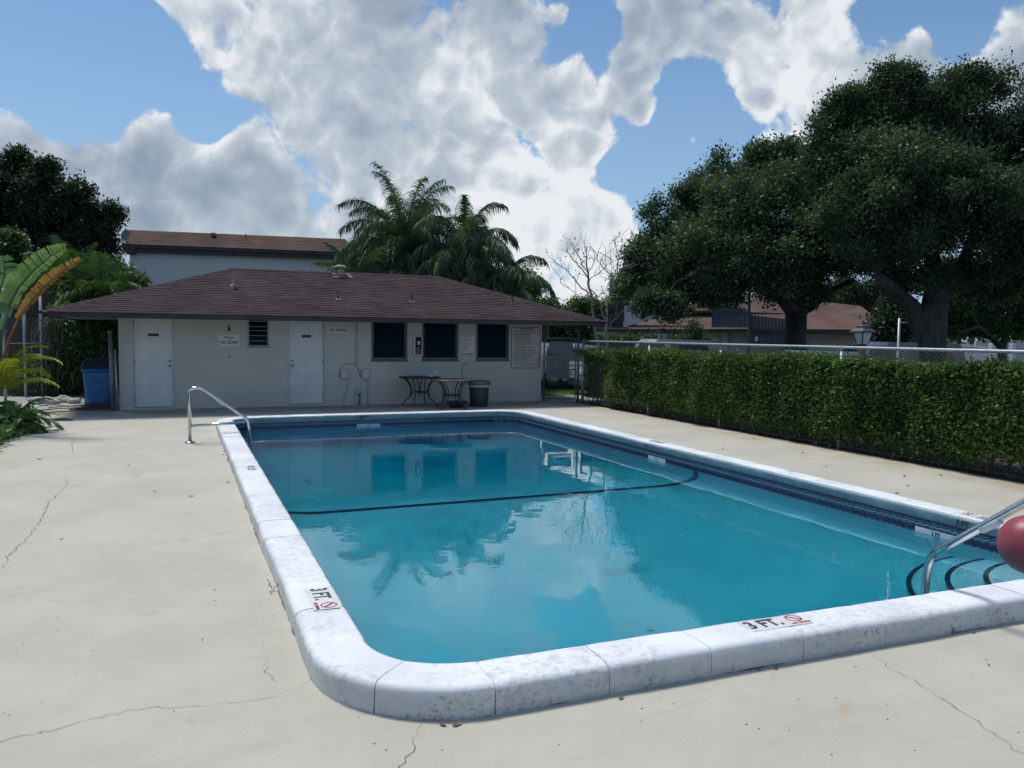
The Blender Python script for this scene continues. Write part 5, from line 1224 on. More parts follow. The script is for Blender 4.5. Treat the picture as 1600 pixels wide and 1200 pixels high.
def palm(label, base, crown, spec, mat='palm_leaf', trunk_r=.16, group=None, name='queen_palm', seed=1, trunk_mat='palm_bark', dead=None, **kw):
    t = empty(name, base, label=label, cat='palm', group=group); r_ = random.Random(seed)
    tp = limb_points(base, crown, 0, 8, seed, .004); MB().tube(tp, [trunk_r*(1.15-.03*i) for i in range(9)], 12).build('trunk', trunk_mat, t)
    for i, (az, el, L, dr) in enumerate(spec):
        vs, fs = [], []; pts = frond((vs, fs), crown+Vector((0, 0, -.1+.1*math.sin(el))), R(az), R(el), L, dr, seed=seed*100+i, **kw); m = MB(); m.add(vs, fs); m.tube(pts, [max(.004, .028*(1-.9*k/len(pts))) for k in range(len(pts))], 5)
        m.build('frond', 'palm_tan' if dead and i in dead else mat, t)
    return t
cr = at(632, 405, 29); bs = cr.copy(); bs.z = -.05; bs.x += .2
r_ = random.Random(4); sp_ = []
for i in range(56):
    az = i*137.5+r_.uniform(-12, 12); q = i/55; el = 86-q*70+r_.uniform(-5, 5); sp_.append((az, el, r_.uniform(3.2, 3.8)*(1-.22*q), 1.9+.9*q+r_.uniform(-.1, .2)))
palm('bushy queen palm rising behind the roof ridge, left of two', bs, cr, sp_, seed=2, group='queen palms behind the bath house', dead=(40, 42), hang=1.5, ll=.80, n=140, lw=.026, plum=1.2)
cr = at(728, 408, 27.5); bs = cr.copy(); bs.z = -.05; r_ = random.Random(14); sp_ = [(200, 88, 2.3, .05)]
for i in range(25):
    az = i*137.5+r_.uniform(-12, 12); q = i/24; el = 82-q*58+r_.uniform(-5, 5); sp_.append((az, el, r_.uniform(2.5, 3.0), 2.5+.7*q+r_.uniform(-.1, .3)))
palm('queen palm with spear and hanging curtain fronds, right of two', bs, cr, sp_, seed=5, group='queen palms behind the bath house', hang=1.6, ll=.92, n=104, lw=.032, plum=.5)
cr = at(780, 455, 27); bs = cr.copy(); bs.z = -.05; sp_ = []; r_ = random.Random(24)
for i in range(14): q = i/13; sp_.append((i*137.5, 70-q*45, r_.uniform(2.0, 2.6), 2.1+.8*q))
palm('low palm with hanging leaves at the right hip of the roof', bs, cr, sp_, seed=7, group='queen palms behind the bath house', hang=1.5, ll=.8, n=90, lw=.032, trunk_r=.12)
cr = at(560, 455, 27); bs = cr.copy(); bs.z = -.05; sp_ = []; r_ = random.Random(34)
for i in range(13): q = i/12; sp_.append((i*137.5+20, 76-q*60, r_.uniform(1.5, 2.3), 1.0+.8*q))
palm('low bright palm beside the squat roof vent', bs, cr, sp_, seed=9, group='queen palms behind the bath house', hang=.7, ll=.55, n=64, lw=.038, trunk_r=.12)
# areca clump left of the bath house
for i, (px, py, d, h_) in enumerate(((115, 448, 23, 2.2), (160, 462, 22.5, 1.9), (85, 470, 24, 2.0))):
    cr = at(px, py, d); bs = cr.copy(); bs.z = -.05; r_ = random.Random(60+i); sp_ = [(k*137.5+r_.uniform(-15, 15), 80-k*3.6, r_.uniform(1.2, 1.9), 1.3+.06*k) for k in range(20)]
    palm(('tallest feathery palm left of the bath house roof', 'feathery palm beside the blue bin under the eave', 'feathery palm by the tall fence posts')[i], bs, cr, sp_, mat='areca_leaf', name='areca_palm', seed=20+i, group='feathery palms left of the bath house', hang=.8, ll=.50, n=90, lw=.024, trunk_r=.10, plum=.9)
# hanging dead skirt on the trunk by the fence
n = 2500; c = at(100, 545, 21.2); pts = np.stack([c.x+nr.normal(size=n)*.22, c.y+nr.normal(size=n)*.22, nr.uniform(.45, 2.1, n)], 1)
t = empty('palm_trunk', (c.x, c.y, 0), label='shaggy grey palm trunk with hanging dead leaves behind the fence', cat='palm'); MB().tube([(c.x, c.y, -.05), (c.x, c.y, 1.95)], .16, 12).build('trunk', 'bark', t)
A_ = unit(rand_dirs(n)*.25+np.array([0, 0, -1.])); B_ = unit(np.cross(A_, rand_dirs(n))); V, F = rhombi(pts, A_, B_, nr.uniform(.3, .6, n), .035); fast_mesh('dead_skirt', V, F, 'palm_bark', t)
n = 7000; bb = [(tuple(at(x, y, 21.3)), (.55, .5, .6)) for x, y in ((130,540),(150,575),(165,530),(110,580),(175,560),(140,520),(60,600),(90,600),(105,520),(120,560))]
t = empty('shrub', at(140, 600, 21.3), label='leafy green shrub mass behind the chain link by the blue bin', cat='shrub'); crown_leaves(bb, 9000, .11, 'areca_leaf', t, seed=3, gap=-.7, per=4)
MB().tube([at(140, 622, 21.3), at(142, 560, 21.3)], .05, 6).build('stem', 'bark', t)

# foreground planting at the left edge ---------------------------
D5 = 13.6
def leaf_strip(mb, pts, width, side, frays, r_, fold=.25, gapw=.10, droopz=.3, asym=0):
    """one half of a big paddle leaf: separate lobes along the midrib"""
    vs, fs = mb; n = frays; P_ = pts
    def ev(t): f = t*(len(P_)-1); i = min(int(f), len(P_)-2); return P_[i].lerp(P_[i+1], f-i), (P_[i+1]-P_[i]).normalized()
    for k in range(n):
        t0, t1 = k/n, (k+1)/n-(gapw/n*r_.uniform(1, 6) if r_.random() < .3 else 0); o = len(vs); wob = r_.uniform(.90, 1.04); tip = r_.uniform(-.01, .03)
        for q in (t0, (t0+t1)/2, t1):
            c, td = ev(q); w = width*(math.sin(math.pi*min(.985, .10+.88*q))**.55)*wob; sd = side - td*side.dot(td); sd.normalize(); up_ = sd.cross(td)
            if up_.z < 0: up_ = -up_
            vs.append(c); vs.append(c+sd*w*.5+up_*w*fold*.5+td*w*.10); vs.append(c+sd*w+td*(w*.22+tip)+up_*w*(fold*.6)-Vector((0, 0, w*droopz*r_.uniform(.5, .8))))
        for a in (0, 1): fs.append((o+3*a, o+3*a+3, o+3*a+4, o+3*a+1)); fs.append((o+3*a+1, o+3*a+4, o+3*a+5, o+3*a+2))
def paddle(t, name, px, d, mat, wid, seed, frays=12, label=None, stem=None, sides=(1, 1), fold=.3):
    pts = [at(x, y, d+dd) for x, y, dd in px]; r_ = random.Random(seed); mid = []
    for a, b in zip(pts, pts[1:]): mid += [a.lerp(b, k/4) for k in range(4)]
    mid.append(pts[-1]); td = (pts[-1]-pts[0]).normalized(); side = td.cross(-ray(60, 450).normalized()).normalized(); vs, fs = [], []
    for s_, k in ((1, sides[0]), (-1, sides[1])):
        if k: leaf_strip((vs, fs), mid, wid*k, side*s_, frays, r_, fold=fold)
    m = MB(); m.add(vs, fs); lf = m.build(name, mat, t); 
    if label: lf['label'] = label
    m = MB(); m.tube(mid, [.016*(1-.8*i/len(mid))+.003 for i in range(len(mid))], 6); m.build('midrib', mat, lf)
    if stem: MB().tube([at(x, y, d+dd) for x, y, dd in stem], [.03, .026, .022, .018][:len(stem)] + [.018]*max(0, len(stem)-4), 8).build('leaf_stalk', mat, t)
bp = at(-25, 690, D5); bp.z = -.05
t = empty('bird_of_paradise', bp, label='white bird of paradise plant with one green and one browned leaf', cat='plant')
paddle(t, 'paddle_leaf', [(14,478,0),(30,448,0),(55,420,-.1),(80,400,-.2),(104,386,-.3)], D5, 'banana_green', .185, 3, 24, 'broad frayed green leaf arching right', [(-22,680,0),(-8,590,0),(4,520,0),(14,478,0)], sides=(.55, 1.35))
paddle(t, 'paddle_leaf', [(28,500,0),(52,468,0),(78,440,-.1),(104,420,-.1),(128,404,-.1)], D5-.3, 'banana_brown', .14, 5, 26, 'browned dry leaf hanging in front', [(-18,680,0),(2,575,0),(14,530,0),(28,500,0)], sides=(.30, 1.1), fold=-.1)
paddle(t, 'paddle_leaf', [(-20,520,0),(-5,470,.1),(8,430,.1),(5,400,.1)], D5+.2, 'banana_green', .30, 7, 10, 'green leaf cut by the left edge', [(-24,680,0),(-22,600,0),(-20,520,0)])
m = MB()
for a in (-28, -12): m.tube([at(a, 700, D5), at(a+6, 600, D5), at(a+2, 540, D5)], .035, 8)
m.build('stem', 'banana_green', t)
# rocks, debris and low plants at the deck edge
bp = at(10, 672, D5+.2); bp.z = -.05
def low_palm(px, py, d, label, mat, spec, ll, lw, hang, n, seed):
    c = at(px, py, d); b = c.copy(); b.z = -.05; t = empty('low_palm', b, label=label, cat='plant'); 
    for i, (az, el, L, dr) in enumerate(spec):
        vs, fs = [], []; pts = frond((vs, fs), c, R(az), R(el), L, dr, n=n, ll=ll, lw=lw, hang=hang, seed=seed*50+i, plum=.25); m = MB(); m.add(vs, fs); m.tube(pts, [max(.003, .014*(1-.85*k/len(pts))) for k in range(len(pts))], 5); m.build('frond', mat, t)
    MB().tube([b, c], [.05, .035], 8).build('stem', 'palm_bark', t); return t
low_palm(-6, 615, 13.2, 'yellowing palm fronds arching from the left edge', 'palm_yellow', [(5, 66, 1.25, 1.9), (-30, 54, 1.15, 1.6), (40, 70, 1.1, 1.8), (-60, 66, 1.0, 1.5), (80, 60, .9, 1.4), (20, 40, 1.0, 1.3), (-15, 74, 1.2, 1.8)], .26, .020, .30, 34, 3)
low_palm(12, 672, 13.4, 'dark green low palm at the deck edge', 'areca_leaf', [(10, 40, .95, 1.7), (-30, 35, .8, 1.6), (50, 50, .9, 1.5), (-70, 40, .7, 1.3), (100, 60, .8, 1.2), (-10, 65, .9, 1.4)], .30, .03, .45, 26, 5)
t = empty('broad_leaf_plant', bp, label='low plant with long drooping glossy leaves spilling onto the deck', cat='plant'); r_ = random.Random(8)
for i in range(30):
    b = Vector(bp)+Vector((r_.uniform(-.3, .35), r_.uniform(-.9, .7), .1)); az = R(r_.uniform(-75, 75)); el = R(r_.uniform(20, 75)); L = r_.uniform(.45, .8); d_ = Vector((math.cos(az)*math.cos(el), math.sin(az)*math.cos(el), math.sin(el))); pts = [b]
    for k in range(8): d_ = (d_+Vector((0, 0, -.21))).normalized(); pts.append(pts[-1]+d_*L/8)
    vs = []; 
    for k, p in enumerate(pts):
        td = (pts[min(k+1, 8)]-pts[max(k-1, 0)]).normalized(); sd = td.cross(Vector((0, 0, 1))).normalized(); w = .065*math.sin(math.pi*min(.97, .08+k/8*.9))**.7; u_ = sd.cross(td)
        vs += [p-sd*w+u_*w*.35, p, p+sd*w+u_*w*.35]
    m = MB(); m.add(vs, [(3*k+q, 3*k+3+q, 3*k+4+q, 3*k+1+q) for k in range(8) for q in (0, 1)], True); m.build('leaf', 'broad_leaf', t)
o = MB().box((-9, 2, -.055), (-2.451, 17.2, -.02)).build('planting_bed', 'soil'); tag(o, 'dark soil bed beside the left deck edge', kind='structure')
n = 5000; pts = np.stack([nr.uniform(-3.8, -2.4, n), nr.uniform(9, 16.8, n), nr.uniform(-.02, .25, n)], 1)
leaves_on(pts, np.array([0, 0, .4]), .12, mat='areca_leaf', name='ground_cover', per=2, spread=.06, kind='stuff', label='mixed low greenery filling the left bed')
o = MB().box((-9, 17.21, -.055), (-1.20, 24, -.012)).build('side_slab', 'kerb_concrete'); tag(o, 'pale concrete slab left of the bath house', kind='structure')
for i in range(16):
    x, y = rng.uniform(-3.3, -2.2), rng.uniform(21.0, 22.4); s_ = rng.uniform(.05, .13); m = MB(); bm = bmesh.new(); bmesh.ops.create_icosphere(bm, subdivisions=2, radius=1)
    vs = [Vector((v.co.x*s_*1.3, v.co.y*s_, v.co.z*s_*.6))*(1+.3*mnoise.noise(v.co*1.3+Vector((i*7, 0, 0)))) + Vector((x, y, s_*.3)) for v in bm.verts]; m.add(vs, [[v.index for v in f.verts] for f in bm.faces], True); bm.free()
    o = m.build('white_rock', 'rock_white'); tag(o, 'pale rock among the rubble by the wooden fence', 'rock', 'white rocks at the foot of the fence')
FB = ['nearest', 'second', 'third', 'fourth', 'fifth', 'sixth', 'farthest']
for i in range(7):
    x, y = rng.uniform(-3.0, -2.0), 18.9+i*.27; a = rng.uniform(-.5, .3); L = rng.uniform(.5, 1.2); p0 = Vector((x, y, .01)); p1 = p0+Vector((math.cos(a), math.sin(a), .03))*L
    o = MB().tube([p0, p0.lerp(p1, .5)+Vector((0, rng.gauss(0, .05), .02)), p1], [.014, .012, .006], 6).build('fallen_branch', 'twig'); tag(o, FB[i]+' thin fallen branch on the concrete before the blue bin', 'branch', 'fallen branches on the side slab')
o = MB().tube([(-2.33, 17.15, .01), (-2.0, 17.2, .03), (-1.85, 17.12, .015)], [.03, .035, .015], 6).build('fallen_branch', 'twig'); tag(o, 'short dark piece of palm debris at the deck edge', 'branch')

# tall wooden fence, posts and chain link at the left
wf = empty('wooden_fence', (-6, 25.5, 0), label='tall dark brown wooden fence behind the left planting', cat='fence')
zt = at(100, 452, 24.5).z
x = -9.0; i = 0
while x < -1.3:
    w = .19; MB().bbox((x, 25.3+rng.gauss(0, .004), -.05), (x+w-.012, 25.325, zt+rng.uniform(-.05, .05)), .003).build('board', 'wood_fence', wf); x += w; i += 1
MB().box((-9.0, 25.34, .4), (-1.3, 25.40, .5)).build('rail', 'wood_fence', wf); MB().box((-9.0, 25.34, 2.2), (-1.3, 25.40, 2.3)).build('rail', 'wood_fence', wf)
cl = empty('chain_link_fence', (-4.5, 22.3, 0), label='tall chain link fence with galvanised posts at far left', cat='fence')
for px, yt, d in ((8, 445, 19.5), (40, 470, 20.5), (66, 455, 20.8), (112, 500, 21.8)):
    c = at(px, 600, d); tp_ = at(px-2, yt, d); MB().tube([(c.x, c.y, -.05), (c.x, c.y, tp_.z)], .035, 10).build('fence_post', 'galvanised', cl)
c0, c1 = at(-30, 600, 19), at(176, 600, 22.6)
link_mesh((c0.x, c0.y), (c1.x, c1.y), 0, 2.0, cl, pitch=.085, mat='galvanised_dark', wr=.0022)
MB().tube([(c0.x, c0.y, 1.35), (c1.x, c1.y, 1.35)], .008, 6).build('mid_wire', 'galvanised', cl)

# ------------------------------------------------------------------ two storey house behind
DH = 36.0
L0, L1 = at(205, 445, DH), at(530, 445, DH*1.035*1.0)
ang = R(90-83.8)
dirx = Vector((math.cos(ang), -math.sin(ang), 0)); diry = Vector((math.sin(ang), math.cos(ang), 0))
o_ = at(205, 500, DH); o_.z = 0
def onplane(x, y, off=0):
    r = ray(x, y); p0 = o_-diry*off; return r*(p0.dot(diry)/r.dot(diry)) + Vector((0, 0, EYE))
h2 = empty('two_storey_house', o_, label='pale two storey house with brown mansard roof behind the bath house', cat='building')
a, b = onplane(205, 392), onplane(533, 410); zt = (onplane(205, 391).z); W2 = (b-a).dot(dirx)
def loc(u, v, z): return o_+dirx*u+diry*v+Vector((0, 0, z))
def hbox(u0, u1, v0, v1, z0, z1, mat, name, parent):
    m = MB(); m.add([loc(u0,v0,z0),loc(u1,v0,z0),loc(u1,v1,z0),loc(u0,v1,z0),loc(u0,v0,z1),loc(u1,v0,z1),loc(u1,v1,z1),loc(u0,v1,z1)], [(0,3,2,1),(4,5,6,7),(0,1,5,4),(1,2,6,5),(2,3,7,6),(3,0,4,7)]); return m.build(name, mat, parent)
W2 = 9.6; za = onplane(205, 392).z
hbox(0, W2, 0, 8, -.05, za, 'white_stucco', 'wall', h2); hbox(-.02, .10, -.02, -.001, 0, za-.01, 'sign_white', 'corner_trim', h2)
zb0 = za-.06; hbox(-.25, W2+.30, -.30, 8.2, zb0, zb0+.16, 'fascia_paint', 'fascia', h2); hbox(-.28, W2+.33, -.36, 8.25, zb0+.163, zb0+.33, 'fascia_paint', 'fascia', h2)
ztp = onplane(201, 356).z; z1_ = zb0+.33
mb = MB(); a, b = loc(-.28, -.36, z1_), loc(W2+.33, -.36, z1_); c, d = loc(W2-.25, .75, ztp), loc(-.20, .75, ztp)
mb.add([a, b, c, d, loc(-.20, 8.1, ztp), loc(W2-.25, 8.1, ztp), loc(-.28, 8.1, z1_), loc(W2+.33, 8.1, z1_)], [(0,1,2,3), (3,2,5,4), (0,3,4,6), (1,7,5,2)]); mb.build('roof', 'shingle_far', h2)
mb = MB(); n_ = 9
for k in range(n_):
    f0, f1 = k/n_, (k+1)/n_; p = [a.lerp(d, f0), b.lerp(c, f0), b.lerp(c, f1), a.lerp(d, f1)]; u_ = (p[1]-p[0]).normalized(); L = (p[1]-p[0]).length; m_ = int(L/.33)
    off = Vector((0, 0, 0))-diry*.014; lowo = off*1.8; st = rng.uniform(0, .3)
    for q in range(m_+1):
        x0, x1 = max(0, q*.33-st), min(L, (q+1)*.33-st-.006)
        if x1 <= x0: continue
        mb.add([p[0]+u_*x0+lowo, p[0]+u_*x1+lowo, p[3]+u_*min(x1, (p[2]-p[3]).length)+off*.6, p[3]+u_*min(x0, (p[2]-p[3]).length)+off*.6, p[0]+u_*x0, p[0]+u_*x1], [(0,1,2,3), (4,5,1,0)])
mb.build('shingles', 'shingle_far', h2, kind='stuff')
v = loc(0, 0, 0); q = onplane(333, 366, -.5); MB().bbox(q+Vector((-.10, -.1, -.10)), q+Vector((.12, .1, .06)), .02).build('roof_vent', 'dish_grey', h2)
q = onplane(384, 367, -.5); MB().tube([q+Vector((0, 0, -.2)), q+Vector((0, 0, .06))], .03, 8).build('roof_vent', 'dish_grey', h2)
# satellite dish on the corner
q = at(198, 370, DH-.8); t = empty('satellite_dish', q, label='grey satellite dish on the corner of the two storey house', cat='satellite dish')
m = MB(); m.lathe([(0, 0), (.12, .012), (.22, .045), (.30, .09), (.305, .09), (.22, .055), (.12, .02), (0, .01)], n=24); M4 = Matrix.Translation(q) @ Matrix.Rotation(R(70), 4, 'X') @ Matrix.Rotation(R(-35), 4, 'Y') @ Matrix.Diagonal((.72, 1, 1, 1)); m.v = [tuple(M4 @ Vector(v_)) for v_ in m.v]; m.build('dish', 'dish_grey', t)
MB().tube([q+Vector((0, .1, -.1)), q+Vector((.12, .3, -.45)), q+Vector((.3, .5, -.5))], .025, 8).build('mast', 'galvanised_dark', t); MB().tube([q+Vector((0, 0, -.25)), q+Vector((-.02, -.35, -.05))], .014, 6).build('feed_arm', 'galvanised_dark', t)
MB().bbox(q+Vector((-.06, .2, -.72)), q+Vector((.34, .5, -.38)), .03).build('bracket_box', 'fascia_paint', t)

# ------------------------------------------------------------------ house on the right beyond the parking
DR = 46.0; nrm_r = Vector((fwd.x, fwd.y, 0)).normalized(); ux = Vector((nrm_r.y, -nrm_r.x, 0))
nrm_r = (nrm_r+ux*.35).normalized(); ux = Vector((nrm_r.y, -nrm_r.x, 0))
p0r = at(1150, 520, DR)
def onr(x, y, off=0):
    """point on the house front, off metres nearer (+) or farther (-)"""
    r = ray(x, y); k = (p0r.dot(nrm_r)-off-0)/r.dot(nrm_r); return r*k + Vector((0, 0, EYE))
hr = empty('far_house', Vector((p0r.x, p0r.y, 0)), label='long brown roofed house with blue siding beyond the parking lot', cat='building')
def poly(pts, mat, name, parent, thick=.15):
    m = MB(); n = len(pts); back = [p+nrm_r*thick for p in pts]; m.add(pts+back, [tuple(range(n))[::-1], tuple(range(n, 2*n))] + [(i, (i+1) % n, (i+1) % n+n, i+n) for i in range(n)]); return m.build(name, mat, parent)
def g0(p): return Vector((p.x, p.y, -.05))
poly([g0(onr(925, 520)), g0(onr(1390, 520)), onr(1390, 512), onr(925, 512)], 'beige_wall', 'wall', hr, 8)
# low front roof: eave forward, ridge back
def slope(e0, e1, r1, r0, fo, bo, mat='shingle_far', name='roof', th=.12):
    P4 = [onr(*e0, fo), onr(*e1, fo), onr(*r1, bo), onr(*r0, bo)]; m = MB(); dn = Vector((0, 0, -th)); m.add(P4+[p+dn for p in P4], [(0,1,2,3),(7,6,5,4),(0,4,5,1),(1,5,6,2),(2,6,7,3),(3,7,4,0)]); return m.build(name, mat, hr)
slope((918, 514), (1112, 514), (1112, 486), (1035, 490), 1.2, -3)
slope((1112, 514), (1245, 514), (1240, 470), (1112, 484), 1.0, -4)
slope((1238, 515), (1392, 515), (1345, 478), (1270, 470), 1.2, -4)
slope((1060, 484), (1240, 490), (1290, 455), (1120, 462), -1.5, -6)
for x0, x1 in ((918, 1112), (1112, 1245), (1245, 1392)):
    a, b = onr(x0, 514.3, 1.22), onr(x1-.5, 515, 1.22); poly([a+Vector((0,0,-.16)), b+Vector((0,0,-.16)), b, a], 'fascia_paint', 'fascia', hr, .05)
poly([onr(975, 511, .6), onr(1035, 494, .6), onr(1062, 490, .6), onr(1062, 474, .6), onr(975, 478, .6)], 'white_stucco', 'gable_wall', hr, .3)
# brown boarded gable on the left and blue boarded screen wall: boards one by one
def boards(x0, x1, top, bot, n, mat, off, base_name='siding_board'):
    for k in range(n):
        a, b = x0+(x1-x0)*k/n, x0+(x1-x0)*(k+.93)/n; o2 = off+(.03 if k % 2 else 0)
        poly([onr(a, bot(a), o2), onr(b, bot(b), o2), onr(b, top(b), o2), onr(a, top(a), o2)], mat, base_name, hr, .08)
boards(926, 974, lambda x: 504-(x-926)*.62, lambda x: 511.5, 9, 'brown_siding', .8)
m = MB(); a, b = onr(918, 508, 1.2), onr(978, 469, 1.2); c, d = onr(978, 463, 1.2), onr(918, 502, 1.2); m = poly([a, b, c, d], 'fascia_paint', 'verge_board', hr, .3)
boards(1112, 1172, lambda x: 478+(max(x-1130, 0))*.14, lambda x: 511.5, 12, 'blue_siding', 1.5); boards(1172, 1236, lambda x: 492+(x-1172)*.12, lambda x: 540, 12, 'blue_siding', 1.0)
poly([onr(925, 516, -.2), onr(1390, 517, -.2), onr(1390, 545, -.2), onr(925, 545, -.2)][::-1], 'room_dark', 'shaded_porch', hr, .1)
for x0, x1 in ((985, 992), (1052, 1058), (1128, 1137), (1235, 1240)): poly([onr(x0, 548, .3), onr(x1, 548, .3), onr(x1, 516, .3), onr(x0, 516, .3)], 'frame_paint' if x0 == 1128 else 'brown_siding', 'porch_post', hr, .2)
poly([onr(1253, 526, .2), onr(1300, 527, .2), onr(1300, 522, .2), onr(1253, 521, .2)], 'frame_paint', 'window_band', hr, .05); poly([onr(1308, 528, .2), onr(1368, 530, .2), onr(1368, 526, .2), onr(1308, 523, .2)], 'frame_paint', 'window_band', hr, .05)
poly([onr(1180, 533, 1.3), onr(1184, 533, 1.3), onr(1184, 526, 1.3), onr(1180, 526, 1.3)], 'sign_white', 'notice', hr, .03)
# small hedges before that house
for x0, x1, y0_, d, lab in ((890, 990, 526, 40, 'low clipped hedge before the far house, left piece'), (1000, 1110, 527, 40, 'low clipped hedge before the far house behind the small lantern')):
    a, b = at(x0, y0_, d), at(x1, y0_+.5, d); n = 2600; s_ = nr.uniform(size=n); pts = np.stack([a.x+(b.x-a.x)*s_+nr.normal(size=n)*.05, a.y+(b.y-a.y)*s_+nr.uniform(-.3, .3, n), nr.uniform(.1, a.z, n)], 1)
    t = empty('low_hedge', (a.x, a.y, 0), label=lab, cat='hedge'); leaves_on(pts, np.array([-.2, -.4, .3]), .16, mat='hedge_leaf', parent=t, per=4, spread=.10); MB().tube([(a.x, a.y, -.05), (a.x, a.y, .5)], .03, 5).build('stem', 'twig', t)
c = at(1080, 522, 37); t = empty('garden_shrub', (c.x, c.y, 0), label='dark upright shrub before the blue boarded wall', cat='shrub'); crown_leaves([(tuple(c), (.45, .45, .6)), ((c.x, c.y, .7), (.4, .4, .6))], 700, .13, 'dark_tree_leaf', t, seed=5, gap=-.9); MB().tube([(c.x, c.y, -.05), tuple(c)], .03, 5).build('stem', 'twig', t)
# tall thin lamp pole before the blue wall
c = at(1170, 560, 26); t = empty('lamp_pole', (c.x, c.y, 0), label='tall thin grey pole before the blue boarded wall', cat='pole'); tp_ = at(1171, 452, 26); MB().tube([(c.x, c.y, -.05), (tp_.x, tp_.y, tp_.z)], [.055, .04], 10).build('pole', 'galvanised_dark', t); MB().lathe([(.11, 0), (.11, .02), (.06, .03), (.055, .12)], (c.x, c.y, -.05), 12).build('base_collar', 'galvanised_dark', t)

# lanterns ---------------------------------------------------------
def lantern(x, ytop, ybot, d, label, postmat):
    c = at(x, (ytop+ybot)/2, d); zt, zb = at(x, ytop, d).z, at(x, ybot, d).z; h_ = zt-zb; t = empty('post_lantern', (c.x, c.y, 0), label=label, cat='lantern', group='white glass lanterns on posts')
    rot = .5; w = h_*.42
    MB().lathe([(0, zb-.03), (w*.50, zb-.03), (w*.55, zb), (w*.5, zb+.02)], (c.x, c.y, 0), 4, smooth=False).build('bottom_plate', 'fascia_paint', t)
    for k in range(4):
        a0, a1 = 2*math.pi*(k+.5)/4, 2*math.pi*(k+1.5)/4; r0, r1 = w*.62, w*1.10; z0, z1 = zb+.005, zb+h_*.62
        p = [Vector((c.x+r0*math.cos(a0), c.y+r0*math.sin(a0), z0)), Vector((c.x+r0*math.cos(a1), c.y+r0*math.sin(a1), z0)), Vector((c.x+r1*math.cos(a1), c.y+r1*math.sin(a1), z1)), Vector((c.x+r1*math.cos(a0), c.y+r1*math.sin(a0), z1))]
        ins = [p[0].lerp(p[1], .06), p[1].lerp(p[0], .06), p[2].lerp(p[3], .06), p[3].lerp(p[2], .06)]; nn = (p[1]-p[0]).cross(p[3]-p[0]).normalized()*.006
        m = MB(); m.add(ins+[q+nn for q in ins], [(0,1,2,3),(7,6,5,4),(0,4,5,1),(1,5,6,2),(2,6,7,3),(3,7,4,0)]); m.build('pane', 'lantern_glass', t); MB().tube([p[0], p[3]], .012, 6).build('corner_bar', 'fascia_paint', t)
    z1 = zb+h_*.62
    MB().lathe([(w*1.05, z1-.005), (w*1.55, z1), (w*1.52, z1+.03), (w*.95, z1+h_*.20), (w*.80, z1+h_*.22), (w*.80, z1+h_*.34), (w*.62, z1+h_*.38), (0, z1+h_*.38)], (c.x, c.y, 0), 4, smooth=False).build('cap', 'urn_grey', t)
    MB().box((c.x-.05, c.y-.05, -.05), (c.x+.05, c.y+.05, zb-.031)).build('post', postmat, t)
lantern(1348, 508, 538, 15.5, 'large lantern on a reddish wood post behind the fence', 'wood_post')
lantern(1035, 513, 533, 25.5, 'smaller lantern on post before the far house', 'urn_grey')

